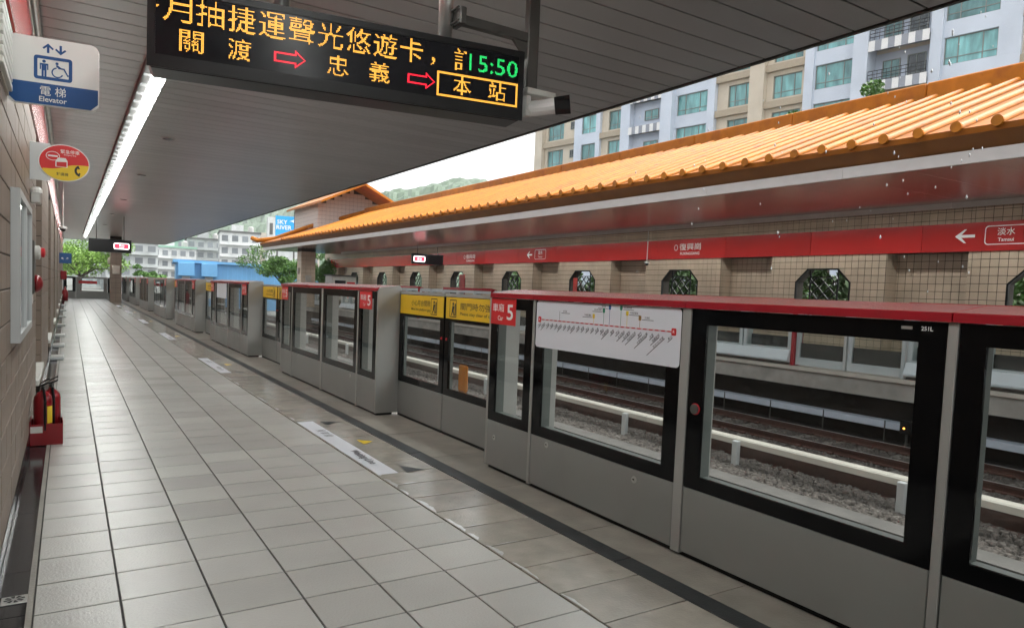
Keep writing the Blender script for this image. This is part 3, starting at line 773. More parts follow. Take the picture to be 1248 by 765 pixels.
# octagonal windows with lattice
for k, r0 in enumerate(bays):
    r1 = r0+2.06; p1 = r0+BP; a, b = r1+1.0, r1+2.8
    O = [(a, 1.1), (b, 1.1), (b, HWZ-OCT), (b-OCT, HWZ), (a+OCT, HWZ), (a, HWZ-OCT)]
    cxy = ((a+b)/2, 2.0)
    I = [(cxy[0]+(p[0]-cxy[0])*.955, cxy[1]+(p[1]-cxy[1])*.94) for p in O]
    q = MB()
    for i in range(6):
        j = (i+1) % 6
        q.add([(SX-.012, *O[i]), (SX-.012, *O[j]), (SX-.012, *I[j]), (SX-.012, *I[i]), (SX+.06, *O[i]), (SX+.06, *O[j]), (SX+.06, *I[j]), (SX+.06, *I[i])], [(0,1,2,3), (7,6,5,4), (3,2,6,7), (1,0,4,5)])
    wn = q.build('window', 'black', sb)
    lat = MB(); xx = SX+.10
    def bar(p, qq, w=.028):
        d = Vector((0, qq[0]-p[0], qq[1]-p[1])); L = d.length
        if L < .05: return
        n_ = Vector((0, -d.z, d.y)).normalized()*w/2
        P0, P1 = Vector((xx, *p)), Vector((xx, *qq)); e = Vector((.02, 0, 0))
        vs = [P0-n_-e, P1-n_-e, P1+n_-e, P0+n_-e, P0-n_+e, P1-n_+e, P1+n_+e, P0+n_+e]
        lat.add([tuple(v) for v in vs], [(0,1,2,3), (7,6,5,4), (0,4,5,1), (1,5,6,2), (2,6,7,3), (3,7,4,0)])
    def clipbar(y_, z_, dy, dz):
        # clip the infinite line to the octagon by stepping
        pts = [(y_+dy*t, z_+dz*t) for t in np.linspace(-2.2, 2.2, 221)]
        ins = [p for p in pts if a+.02 < p[0] < b-.02 and 1.22 < p[1] < HWZ-.02 and min(p[0]-a, b-p[0])+HWZ-p[1] > OCT]
        if len(ins) > 2: bar(ins[0], ins[-1])
    cy_ = (a+b)/2
    for v in (-.45, .45): bar((cy_+v, 1.12), (cy_+v, HWZ-.03), .035)
    for i in range(-6, 7):
        for s_gn in (-1, 1):
            pts = [(cy_+i*.36+s_gn*t, 1.96+t) for t in np.linspace(-1.6, 1.6, 161)]
            ins = [p for p in pts if abs(p[0]-cy_) < .44 and 1.12 < p[1] < HWZ-.25]
            if len(ins) > 2: bar(ins[0], ins[-1], .022)
    bar((cy_-.45, HWZ-.25), (cy_+.45, HWZ-.25), .03)
    lat.build('lattice', 'black', wn)
    MB().box(SX+.16, SX+.166, a+.001, b-.001, 1.101, HWZ-OCT).build('pane', 'glass', wn)
# red name band
NB = 3.25
for k in range(-4, 16):
    y = 6.58+NB*k
    p = MB().cbox(SX-.05, SX-.012, y+.006, y+NB-.006, 3.09, 3.80, .004).build('sign_band_panel', 'red_band', sb)
    X = SX-.053; rv, uv = (0, -1, 0), (0, 0, 1)
    if k in (3, 8):
        lettering('復興崗', 'white', p, (X, y+1.6, 3.52), rv, uv, h=.25, w=1.02, bold=.02)
        lettering('FUXINGGANG', 'white', p, (X, y+1.6, 3.28), rv, uv, h=.10, w=.92, bold=.02)
        q = MB()
        for i in range(14): q.add([(X, y+2.28+.09*math.cos(j), 3.50+.11*math.sin(j)) for j in (i*.449, i*.449+.449)]+[(X, y+2.28+.07*math.cos(j), 3.50+.09*math.sin(j)) for j in (i*.449+.449, i*.449)], [(0,1,2,3)])
        q.build('station_seal', 'white', p)
    if k in (0, 6):
        c = y+1.35
        q = MB(); P = rrect(.92, .46, .08, 4); I2 = rrect(.88, .42, .07, 4); n = len(P)
        q.add([(X, c-u[0]-.05, 3.47+u[1]) for u in P]+[(X, c-u[0]-.05, 3.47+u[1]) for u in I2], [(i, (i+1) % n, n+(i+1) % n, n+i) for i in range(n)])
        flat(q, (X, c+.85, 3.47), rv, uv, [(-.24, 0), (-.02, .17), (.03, .17), (-.09, .035), (.22, .035), (.22, -.035), (-.09, -.035), (.03, -.17), (-.02, -.17)]); q.build('direction_arrow', 'white', p)
        lettering('淡水', 'white', p, (X, c-.05, 3.55), rv, uv, h=.18, bold=.025)
        lettering('Tamsui', 'white', p, (X, c-.05, 3.36), rv, uv, h=.085, bold=.02)
# soffit panels, fascia
EX, EZ, WZ = 12.67, 4.06, 4.14
for k in range(-12, 46):
    y = -.4+1.22*k
    if y+1.22 > 56: break
    MB().add([(EX+.02, y+.004, EZ+.004), (SX+.3, y+.004, WZ+.012), (SX+.3, y+1.216, WZ+.012), (EX+.02, y+1.216, EZ+.004), (EX+.02, y+.004, EZ+.03), (SX+.3, y+.004, WZ+.04), (SX+.3, y+1.216, WZ+.04), (EX+.02, y+1.216, EZ+.03)],
             [(0,3,2,1), (4,5,6,7), (0,1,5,4), (1,2,6,5), (2,3,7,6), (3,0,4,7)]).build('soffit_panel', 'soffit', sb)
for k in range(-4, 19):
    y = -6.1+3.42*k+.6
    a, b = max(y, -14), min(y+3.42, 55.8)
    if b > a: MB().cbox(EX-.03, EX+.01, a+.002, b-.002, EZ, EZ+.215, .003).build('white_fascia_panel', 'white_fascia', sb)
# roof
RZ0, RX0, RXR, RZR = 4.60, 12.42, 19.0, 7.13
YN, YF = -14.0, 56.0
rf = MB().add([(RX0, YN, RZ0), (RXR, YN, RZR), (RXR, YF-5, RZR), (RX0, YF, RZ0), (RX0+.02, YN, RZ0-.10), (RXR, YN, RZR-.2), (RXR, YF-5, RZR-.2), (RX0+.02, YF, RZ0-.10)], [(0,3,2,1), (4,5,6,7), (0,1,5,4), (1,2,6,5), (2,3,7,6), (3,0,4,7)]).build('roof', 'orange_pan', sb)
sl = math.atan2(RZR-RZ0, RXR-RX0); SLN = math.hypot(RZR-RZ0, RXR-RX0)
def rib_mesh(L):
    q = MB(); n = 8; rr = .085; vs = []
    for s_ in (0, L):
        for i in range(n+1):
            t = math.pi*i/n; u = rr*math.cos(t); w = rr*math.sin(t)*.95
            vs.append((s_*math.cos(sl)-w*math.sin(sl), u, s_*math.sin(sl)+w*math.cos(sl)))
    q.add(vs, [(i, n+1+i, n+2+i, i+1) for i in range(n)]+[tuple(range(n+1))])
    return q.mesh('roof_rib', 'orange_roof', False)
RM = rib_mesh(SLN-.25); RSP = .61; discm = MB().lathe([(.09, -.05), (.09, .0)], n=14, axis='x').mesh('eave_cap', 'orange_roof')
for k in range(-30, 73):
    y = 5.421+RSP*k
    if y > YF-.3 or y < YN: continue
    if y > YF-5: me = rib_mesh(max(.4, (SLN-.25)*(YF-y)/5))
    else: me = RM
    o = place('roof_rib', me, rf, (RX0-.03, y, RZ0))
    place('eave_cap', discm, rf, (RX0-.03, y, RZ0+.03))
for a in np.arange(YN, YF-5, 4.0):
    MB().cbox(RXR-.16, RXR+.2, a+.005, min(a+4, YF-5)-.005, RZR-.1, RZR+.36, .03).build('ridge_cap', 'orange_roof', rf)
MB().add([(EX+.05, YN, EZ+.225), (EX+.05, YF, EZ+.225), (RX0+.0, YF, RZ0-.105), (RX0+.0, YN, RZ0-.105), (EX+.2, YN, EZ+.225), (EX+.2, YF, EZ+.225), (RX0+.15, YF, RZ0-.105), (RX0+.15, YN, RZ0-.105)], [(0,1,2,3), (7,6,5,4), (0,4,5,1), (2,6,7,3)]).build('eave_board', 'orange_fascia', sb)
# back slope and hip end
MB().add([(RXR+.01, YN, RZR), (21.2, YN, 6.2), (21.2, YF-2, 6.2), (RXR+.01, YF-5, RZR), (RXR+.01, YN, RZR-.2), (21.2, YN, 6.1), (21.2, YF-2, 6.1), (RXR+.01, YF-5, RZR-.2)], [(0,1,2,3), (7,6,5,4), (1,5,6,2), (0,4,5,1), (2,6,7,3)]).build('back_slope', 'orange_pan', sb)
MB().add([(RX0, YF+.01, RZ0), (RXR, YF-4.98, RZR), (21.2, YF+.01, 4.6), (RX0, YF+.01, RZ0-.1), (21.2, YF+.01, 4.5)], [(0,1,2), (0,2,4,3)]).build('hip_slope', 'orange_pan', sb)
hip = MB()
pts = [Vector((RXR, YF-5, RZR+.12)), Vector(((RX0*.55+RXR*.45), YF-2.6, 5.95)), Vector((RX0+.9, YF-.7, 4.98)), Vector((RX0-.15, YF+.1, 4.80)), Vector((RX0-.45, YF+.6, 4.98))]
for p, qq in zip(pts[:-1], pts[1:]): hip.tube(p, qq, .17, n=8)
hip.build('hip_ridge', 'orange_roof', rf)
# raised gable block at the far end of the roof
gx0, gx1, gy0, gy1 = 15.65, 20.9, 52.0, 58.5; gxm = (gx0+gx1)/2; gze, gza = 7.7, 8.95
MB().prism([(gx0, 4.3), (gx1, 4.3), (gx1, gze), (gxm, gza), (gx0, gze)], 'y', gy0+.012, gy1).build('gable_wall', 'mortar', sb)
q = MB()
for i in range(18):
    for j in range(16):
        x, z = gx0+i*.3, 4.4+j*.3
        lim = gze+(gza-gze)*(1-abs(x+.15-gxm)/((gx1-gx0)/2))
        if z+.3 < lim+.05 and x+.29 < gx1: q.box(x+.006, x+.294, gy0, gy0+.014, z+.006, z+.294)
for i in range(21):
    for j in range(11): q.box(gx0-.012, gx0+.004, gy0+i*.3+.006, gy0+i*.3+.294, 4.4+j*.3+.006, 4.4+j*.3+.294)
q.build('gable_tile', 'gable_tile', sb, kind='stuff')
for sg_ in (-1, 1):
    ex = gxm+sg_*((gx1-gx0)/2+.55); ez = gze-.27
    P = [(gxm, gza+.03), (ex, ez), (ex, ez+.16), (gxm, gza+.22)]
    MB().prism(P if sg_ > 0 else P[::-1], 'y', gy0-2.6, gy1+.3).build('gable_roof', 'orange_roof', sb)
MB().tube((gxm, gy0-2.7, gza+.22), (gxm, gy1+.3, gza+.22), .14, n=8).build('gable_ridge', 'orange_roof', sb)
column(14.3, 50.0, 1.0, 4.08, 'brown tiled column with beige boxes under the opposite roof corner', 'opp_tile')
# fluorescent strip of the opposite platform
for i in range(36):
    o = copy_tree(lamp0); o.location = (17.62, -2+i*LSEG, 4.135); 
    MB().box(-.151, -.136, 0, LSEG-.004, -.135, -.001).build('shade', 'white_fascia', o)  # added white panel, hides the brighter tube from the track side
    for ch in o.children:
        if ch.name.startswith('tube'):
            if i == 0: wk = ch.data.copy(); wk.materials[0] = MATS['lamp_weak']
            ch.data = wk
    o['label'] = 'lit white fluorescent ceiling lamp segment above the opposite red name band'; o['group'] = 'fluorescent lamps over the opposite platform'
# hanging things of the opposite platform
def hanging_sign(x, y, z0, z1, w, label, rod_to, cap, facing=1):
    t = thing('hanging_sign', label, 'sign', (x, y, z0)); h = z1-z0
    MB().cbox(-w/2, w/2, -.08, .08, 0, h, .01).build('box', 'dark_plastic', t)
    for d in (-w*.32, w*.32): MB().tube((d, 0, h), (d, 0, rod_to-z0), .018, n=8).build('rod', 'dark_steel', t)
    return t
hs1 = hanging_sign(1.45, 33, 2.57, 3.10, 1.52, 'black hanging sign with a lit red destination panel over the near platform', CZ, '')
q = MB(); flat(q, (.40, -.083, .27), (1, 0, 0), (0, 0, 1), rrect(.56, .25, .06)); p = q.build('lit_border', 'sign_lit', hs1)
q = MB(); flat(q, (.40, -.086, .27), (1, 0, 0), (0, 0, 1), rrect(.50, .19, .045)); q.build('lit_panel', 'sign_lit_red', hs1)
lettering('象山', 'sign_lit', hs1, (.40, -.089, .30), (1, 0, 0), (0, 0, 1), h=.09, bold=.03); lettering('Xiangshan', 'sign_lit', hs1, (.40, -.089, .21), (1, 0, 0), (0, 0, 1), h=.04, bold=.02)
hs2 = hanging_sign(16.9, 35.6, 2.98, 3.55, 1.9, 'black hanging sign with a lit red panel over the opposite platform', 4.20, '')
q = MB(); flat(q, (-.52, -.083, .28), (1, 0, 0), (0, 0, 1), rrect(.70, .32, .07)); q.build('lit_border', 'sign_lit', hs2)
q = MB(); flat(q, (-.52, -.086, .28), (1, 0, 0), (0, 0, 1), rrect(.60, .24, .05)); q.build('lit_panel', 'sign_lit_red', hs2)
lettering('淡水', 'sign_lit', hs2, (-.52, -.089, .28), (1, 0, 0), (0, 0, 1), h=.14, bold=.03)
def dome_cam(x, y, z, label, rod):
    t = thing('dome_camera', label, 'camera', (x, y, z))
    MB().lathe([(.10, 0), (.10, .05), (.06, .07)], n=16).build('housing', 'white', t)
    MB().lathe([(.02, -.075), (.055, -.055), (.072, -.001)], n=14).build('dome', 'opp_dark', t, smooth=True)
    if rod: MB().tube((0, 0, .07), (0, 0, rod-z), .016, n=8).build('rod', 'white_old', t)
    return t
dome_cam(SX-.25, 19.9, 2.93, 'small white camera hanging below the opposite red name band', 4.30)
dome_cam(-.12, 22.5, 2.82, 'white dome camera on a rod by the near wall', CZ)
ps = thing('notice_board', 'small pink notice fixed on the opposite tiled wall', 'notice', (SX-.03, 24.6, 1.75))
MB().cbox(-.015, .018, -.13, .13, 0, .62, .005).build('board', 'poster_red', ps)
ps = thing('notice_board', 'tall red notice stand on the opposite platform before an octagonal window', 'notice', (17.2, 32.0, .09))
MB().cbox(-.02, .02, -.28, .28, .9, 2.35, .01).build('board', 'poster_red', ps); MB().box(-.03, .03, -.03, .03, 0, .9).build('post', 'steel', ps)
# glazed lift end at the far end of the opposite platform
lk = thing('platform_kiosk', 'small white and red kiosk at the far end of the opposite platform', 'kiosk', (17.0, 50.5, .09))
MB().cbox(-.9, .9, -.8, .8, 0, 2.2, .02).build('body', 'white_old', lk); MB().box(-.7, .1, -.82, -.801, 1.0, 1.9).build('window', 'opp_dark', lk); MB().box(.2, .8, -.83, -.801, .6, 1.8).build('red_panel', 'red_sign', lk)
MB().box(-1.0, 1.0, -.9, .9, 2.201, 2.3).build('roof', 'dark_steel', lk)

# ================================================================== THINGS ON OUR PLATFORM
# ---- LED display
A_, B_ = Vector((.37, 4.41, 0)), Vector((2.58, 4.05, 0)); LW = (B_-A_).length
ang = math.atan2(B_.y-A_.y, B_.x-A_.x)
led = thing('led_display', 'black LED departure display with amber Chinese text and green clock hung from poles', 'display', (A_.x, A_.y, 2.765), ang)
LH, LD = .455, .26
body = MB().cbox(-.01, LW+.01, .012, LD, 0, LH, .02).build('housing', 'dark_plastic', led)
ring_xz(MB(), 0, .0115, -.01, LW+.01, 0, LH, .03, LW-.025, .07, LH-.04).build('bezel', 'black', led)
MB().box(.031, LW-.026, .004, .0105, .071, LH-.041).build('screen', 'led_screen', led)
PIT = .0070
def led_raster(s, x0, z0, w, h, mb, clip=(0.035, 3)):
    v, f = text_geo(s); ex = v.max(0)-v.min(0)
    tr = []
    for p in f:
        for i in range(1, len(p)-1): tr.append((p[0], p[i], p[i+1]))
    P = (v-v.min(0))/ex*np.array([w, h])
    nx, nz = int(round(w/PIT)), int(round(h/PIT)); SS = 3
    gx = (np.arange(nx*SS)+.5)/(nx*SS)*w; gz = (np.arange(nz*SS)+.5)/(nz*SS)*h
    G = np.zeros((nz*SS, nx*SS), bool)
    for t in tr:
        a, b, c = P[t[0]], P[t[1]], P[t[2]]
        lo, hi = np.minimum(np.minimum(a, b), c), np.maximum(np.maximum(a, b), c)
        i0, i1 = np.searchsorted(gx, lo[0]), np.searchsorted(gx, hi[0]); j0, j1 = np.searchsorted(gz, lo[1]), np.searchsorted(gz, hi[1])
        if i1 <= i0 or j1 <= j0: continue
        XX, ZZ = np.meshgrid(gx[i0:i1], gz[j0:j1])
        def e(p, q): return (q[0]-p[0])*(ZZ-p[1])-(q[1]-p[1])*(XX-p[0])
        e0, e1, e2 = e(a, b), e(b, c), e(c, a)
        G[j0:j1, i0:i1] |= ((e0 >= 0) & (e1 >= 0) & (e2 >= 0)) | ((e0 <= 0) & (e1 <= 0) & (e2 <= 0))
    cov = G.reshape(nz, SS, nx, SS).mean((1, 3))
    for j in range(nz):
        for i in range(nx):
            if cov[j, i] > .48: led_dot(mb, x0+(i+.5)*PIT, z0+(j+.5)*PIT, clip)
def led_dot(mb, x, z, clip=(.035, 3), y=.0025):
    if not clip[0] < x < clip[1]: return
    r = PIT*.42
    mb.add([(x-r, y, z-r), (x+r, y, z-r), (x+r, y, z+r), (x-r, y, z+r)], [(0,1,2,3)])
Z0 = 2.765
adv = .1665
for i, ch in enumerate('多月抽捷運聲光悠遊卡'):
    q = MB(); led_raster(ch, .234+adv*(i-2), 3.024-Z0, .147, .145, q); q.build('led_character', 'led_amber', led)
q = MB(); led_raster('，', 1.60, 3.03-Z0, .028, .05, q); q.build('led_character', 'led_amber', led)
q = MB(); led_raster('訂', 1.755, 3.024-Z0, .147, .14, q, (0, 1.84)); q.build('led_character', 'led_amber', led)
for ch, x0 in (('關', .150), ('渡', .40), ('忠', .958), ('義', 1.212), ('本', 1.752), ('站', 1.998)):
    q = MB(); led_raster(ch, x0, 2.870-Z0, .128, .122, q); q.build('led_character', 'led_amber', led)
q = MB()
def led_line(mb, x0, z0, x1, z1):
    n = int(max(abs(x1-x0), abs(z1-z0))/PIT)
    for i in range(n+1): led_dot(mb, x0+(x1-x0)*i/n, z0+(z1-z0)*i/n)
bx0, bx1, bz0, bz1 = 1.648, 2.205, 2.849-Z0, 2.998-Z0
for d in (0, PIT):
    led_line(q, bx0+d, bz0+d, bx1-d, bz0+d); led_line(q, bx0+d, bz1-d, bx1-d, bz1-d); led_line(q, bx0+d, bz0+d, bx0+d, bz1-d); led_line(q, bx1-d, bz0+d, bx1-d, bz1-d)
q.build('text_border', 'led_amber', led)
for x0 in (.655, 1.455):
    q = MB()
    zc = 2.925-Z0; P = [(0, .026), (.118, .026), (.118, .048), (.172, 0), (.118, -.048), (.118, -.026), (0, -.026), (0, .026)]
    for a, b in zip(P[:-1], P[1:]):
        led_line(q, x0+a[0], zc+a[1], x0+b[0], zc+b[1]); led_line(q, x0+.006+a[0]*.97, zc+a[1]*.86, x0+.006+b[0]*.97, zc+b[1]*.86)
    q.build('arrow', 'led_red', led)
q = MB(); led_raster('15:50', 1.86, 3.038-Z0, .34, .105, q, (0, 2.21)); q.build('clock', 'led_green', led)
for x in (.70, 1.73):
    q = MB(); q.tube((x, .14, LH-.002), (x, .14, CZ-Z0), .048, n=16); pl = q.build('pole', 'steel', led, smooth=True)
# side bracket with bullet camera
br = thing('bullet_camera', 'white bullet camera with black hood on a steel bracket beside the LED display', 'camera', (2.74, 4.2, 0))
MB().cbox(-.045, .045, -.03, .03, 3.03, CZ-.001, .006).build('post', 'dark_steel', br)
MB().box(-.555, -.046, -.025, .025, 3.345, 3.405).build('arm', 'dark_steel', br)
MB().prism([(-.046, 3.344), (-.046, 3.23), (-.16, 3.344)], 'y', -.012, .012).build('gusset', 'dark_steel', br)
MB().cbox(-.60, -.556, -.07, .07, 3.33, 3.44, .006).build('clamp_plate', 'dark_steel', br)
for z in (3.34, 3.425): MB().tube((-.62, -.075, z), (-.62, .06, z), .008, n=8).build('clamp_bolt', 'dark_steel', br)
MB().cbox(-.06, .19, -.06, .06, 2.985, 3.029, .006).build('mounting_plate', 'white_old', br)
MB().cbox(-.045, .0, -.03, .03, 2.84, 2.984, .006).build('bracket', 'white_old', br)
q = MB(); q.tube((.0, .02, 2.90), (.15, -.10, 2.925), .055, n=14); q.build('body', 'white', br, smooth=False)
q = MB(); q.tube((.151, -.101, 2.925), (.235, -.168, 2.938), .060, .064, n=6); q.build('hood', 'black', br)

# ---- elevator sign
es = thing('elevator_sign', 'white and blue elevator sign with wheelchair pictogram projecting from the near wall', 'sign', (-.30, 5.02, 2.58), R(-7))
EW, EH = .455, .385
q = MB(); P = [(p[0]+EW/2+.0, p[1]+EH/2) for p in rrect(EW, EH, .04)]; q.prism(P, 'y', 0, .03); q.build('board', 'white', es)
y_ = -.002; rv, uv = (1, 0, 0), (0, 0, 1)
q = MB(); q.add([(.003, y_, .04), (.04, y_, .004), (EW-.04, y_, .004), (EW-.003, y_, .04), (EW-.003, y_, .125), (.003, y_, .125)], [tuple(range(6))]); q.build('blue_field', 'blue_sign', es)
lettering('電 梯', 'white', es, (.225, y_-.002, .083), rv, uv, h=.055, bold=.025); lettering('Elevator', 'white', es, (.225, y_-.002, .035), rv, uv, h=.030, bold=.02)
q = MB(); P = rrect(.19, .135, .015, 3); I2 = rrect(.155, .10, .004, 3); n = len(P)
q.add([(.225+u[0], y_, .215+u[1]) for u in P]+[(.225+u[0], y_, .215+u[1]) for u in I2], [(i, (i+1) % n, n+(i+1) % n, n+i) for i in range(n)])
for cx, sg_ in ((.20, 1), (.262, -1)):
    flat(q, (cx, y_, .327), rv, uv, [(u*1, w*sg_) for u, w in ((-.006, -.026), (.006, -.026), (.006, .008), (.022, -.006), (.028, .002), (0, .028), (-.028, .002), (-.022, -.006), (-.006, .008))])
# person
flat(q, (.18, y_, .251), rv, uv, [(.009*math.cos(i*.6283), .009*math.sin(i*.6283)) for i in range(10)])
flat(q, (.18, y_, .209), rv, uv, [(-.021, .03), (.021, .03), (.021, -.005), (.015, -.005), (.015, .02), (.012, .02), (.012, -.045), (.002, -.045), (.002, -.01), (-.002, -.01), (-.002, -.045), (-.012, -.045), (-.012, .02), (-.015, .02), (-.015, -.005), (-.021, -.005)])
# wheelchair
flat(q, (.244, y_, .247), rv, uv, [(.008*math.cos(i*.6283), .008*math.sin(i*.6283)) for i in range(10)])
for i in range(22):
    t0, t1 = R(100+i*12), R(112+i*12)
    if i < 20: q.add([(.246+rr*math.cos(t), y_, .195+rr*math.sin(t)) for rr, t in ((.030, t0), (.030, t1), (.023, t1), (.023, t0))], [(0,1,2,3)])
flat(q, (.244, y_, .22), rv, uv, [(-.005, .018), (.004, .018), (.006, -.002), (.032, -.003), (.052, -.04), (.062, -.036), (.063, -.03), (.055, -.031), (.037, .005), (-.003, .006)])
q.build('pictogram', 'blue_sign', es)
MB().box(-.001, .006, -.002, .032, .05, .335).build('wall_plate', 'steel', es)

# ---- emergency stop sign
em_ = thing('emergency_sign', 'oval red and yellow emergency stop intercom sign bracketed on the near wall', 'sign', (-.30, 7.85, 2.46))
MB().box(0, .16, .012, .03, 0, .34).build('bracket', 'alu', em_)
cx, cz, ra, rb = .268, .175, .195, .162
q = MB(); E_ = [(cx+(ra+.008)*math.cos(i*math.pi/24), cz+(rb+.008)*math.sin(i*math.pi/24)) for i in range(48)]; q.prism(E_, 'y', 0, .012); q.build('plate', 'white', em_)
def ell(t): return (cx+ra*math.cos(t), cz+rb*math.sin(t))
def wavy(u): return cz-.035+.03*math.tanh((u-cx)*14)+.0
up_ = [ell(R(a)) for a in range(-6, 196, 6)]; lo_ = [ell(R(a)) for a in range(190, 356, 6)]
mid = [(u, wavy(u)) for u in np.linspace(cx+ra*.985, cx-ra*.985, 16)]
q = MB(); q.add([(p[0], -.0015, p[1]) for p in [ell(R(a)) for a in range(0, 361, 8)]], [tuple(range(46))]); q.build('red_field', 'red_sign', em_)
low = [p for p in [ell(R(a)) for a in range(182, 360, 4)] if p[1] < wavy(p[0])]
q = MB(); P = low + [m_ for m_ in mid if low[0][0]+.004 < m_[0] < low[-1][0]-.004]; q.add([(p[0], -.003, p[1]) for p in P], [tuple(range(len(P)))]); q.build('yellow_field', 'yellow_plain', em_)
lettering('緊急停車', 'white', em_, (cx+.045, -.0045, cz+.105), rv, uv, h=.036, bold=.03); lettering('Emergency Stop', 'white', em_, (cx+.045, -.0045, cz+.075), rv, uv, h=.014, bold=.01)
lettering('對講機', 'ink', em_, (cx-.015, -.0045, cz-.105), rv, uv, h=.030, bold=.04)
q = MB(); ph = []
for i in range(10):
    t0, t1 = R(115+i*14), R(129+i*14); c0 = (cx+.135, cz-.06); w0 = .020 if i in (0, 1, 8, 9) else .012
    q.add([(c0[0]+rr*math.cos(t), -.0045, c0[1]+rr*math.sin(t)) for rr, t in ((.055, t0), (.055, t1), (.055-w0*1.6, t1), (.055-w0*1.6, t0))], [(0,1,2,3)])
q.build('phone_symbol', 'ink', em_)
q = MB()
for i in range(16):
    t0, t1 = i*.3927, (i+1)*.3927
    q.add([(cx-.09+rx*math.cos(t), -.0045, cz+.055+rz_*math.sin(t)) for rx, rz_, t in ((.055, .042, t0), (.055, .042, t1), (.050, .037, t1), (.050, .037, t0))], [(0,1,2,3)])
flat(q, (cx-.09, -.0045, cz+.055), rv, uv, [(-.038, -.007), (.038, -.007), (.038, .007), (-.038, .007)])
flat(q, (cx-.02, -.0045, cz+.0), rv, uv, [(-.05, -.04), (.045, -.04), (.045, .02), (.03, .045), (-.03, .045), (-.05, .01)]); q.build('train_symbol', 'white', em_)
q = MB(); flat(q, (cx-.02, -.0055, cz-.002), rv, uv, [(-.042, -.034), (.038, -.034), (.038, .012), (-.042, .006)]); q.build('train_infill', 'red_sign', em_)

# ---- wall fittings
wc = thing('wall_camera', 'small white and grey camera box on the near wall below the emergency sign', 'camera', (-.299, 8.0, 2.25))
MB().cbox(0, .085, -.05, .05, 0, .10, .008).build('box', 'steel', wc); MB().lathe([(.05, .101), (.05, .13), (.03, .155)], (.045, 0, 0), 12).build('dome', 'white', wc)
fr_ = thing('poster_case', 'tall aluminium framed glass poster case on the near wall', 'poster case', (-.299, 5.30, 1.16))
ring_yz(MB(), 0, .05, 0, 1.70, 0, .96, .05, 1.65, .05, .91).build('frame', 'alu', fr_)
MB().box(.002, .02, .051, 1.649, .051, .909).build('poster', 'poster', fr_); MB().box(.030, .034, .051, 1.649, .051, .909).build('glass', 'glass', fr_)
MB().box(0, .05, .80, .86, .052, .908).build('mullion', 'alu', fr_)
fb = thing('fire_alarm_cabinet', 'grey fire alarm cabinet with red lamp and bell on the near wall', 'fire alarm', (-.299, 7.22, 1.42))
MB().cbox(0, .055, 0, .34, 0, .46, .008).build('cabinet', 'dark_steel', fb)
MB().lathe([(.06, .056), (.062, .085), (.045, .10)], (0, .17, .36), 18, 'x').build('alarm_lamp', 'white_old', fb)
MB().lathe([(.042, .101), (.042, .125), (.02, .132)], (0, .17, .36), 16, 'x').build('lamp_cap', 'red_plain', fb)
MB().lathe([(.075, .056), (.075, .075), (.06, .10), (.02, .115)], (0, .17, .09), 20, 'x').build('bell', 'red_paint', fb, smooth=True)
MB().cbox(.0, .03, .45, .53, -.10, .03, .004).build('call_plate', 'white_old', fb)
lv_ = thing('wall_louvre', 'cream louvre grille on the near wall beside the elevator sign', 'louvre', (-.299, 4.3, 2.62))
for i in range(7): MB().cbox(0, .03, 0, .66, i*.05, i*.05+.036, .004).build('slat', 'white_old', lv_)
MB().box(-.0, .012, -.02, .68, -.02, .36).build('backing', 'concrete_cream', lv_)
# ---- fire extinguishers in their red stand
fx, fy = -.165, 7.93
st = thing('extinguisher_stand', 'red metal floor stand holding two fire extinguishers by the near wall', 'extinguisher stand', (fx, fy, 0))
MB().box(-.13, .13, -.17, .17, .002, .01).build('base', 'red_paint', st)
MB().box(-.13, .13, -.17, -.164, .0105, .20).build('front_panel', 'red_paint', st); MB().box(-.13, .13, .164, .17, .0105, .20).build('back_panel', 'red_paint', st)
for a in (-.13, .124): MB().box(a, a+.006, -.1635, .1635, .0105, .23).build('side_panel', 'red_paint', st)
MB().box(-.125, -.03, -.1725, -.1705, .12, .18).build('plate', 'white_old', st)
def exting(dx, dy, label, lab=True):
    t = thing('fire_extinguisher', label, 'fire extinguisher', (fx+dx, fy+dy, .0105))
    MB().lathe([(.070, 0), (.075, .02), (.075, .40), (.068, .44), (.04, .475), (.022, .485), (.022, .50)], n=20).build('cylinder', 'red_paint', t, smooth=True)
    MB().lathe([(.018, .501), (.018, .535)], n=10).build('valve', 'dark_steel', t)
    MB().prism([(-.03, .536), (-.02, .545), (.05, .575), (.055, .565), (.0, .536)], 'y', -.012, .012).build('lever', 'black', t); MB().prism([(-.02, .56), (-.02, .57), (.05, .61), (.055, .60)], 'y', -.011, .011).build('handle', 'black', t)
    q = MB(); P = [Vector((.0, -.02, .52)), Vector((.01, -.075, .50)), Vector((.02, -.088, .40)), Vector((.02, -.088, .25)), Vector((.02, -.088, .13))]
    for a, b in zip(P[:-1], P[1:]): q.tube(a, b, .011, n=8)
    q.build('hose', 'black', t)
    q = MB()
    for i in range(6):
        t0, t1 = R(-62+i*8), R(-54+i*8)
        q.add([(.0765*math.cos(t0), .0765*math.sin(t0), .19), (.0765*math.cos(t1), .0765*math.sin(t1), .19), (.0765*math.cos(t1), .0765*math.sin(t1), .35), (.0765*math.cos(t0), .0765*math.sin(t0), .35)], [(0,1,2,3)])
    if lab: q.build('label', 'yellow_plain', t)
exting(-.03, -.075, 'red fire extinguisher with yellow label in front of the other in the stand'); exting(.035, .085, 'red fire extinguisher standing behind the other in the red stand', False)
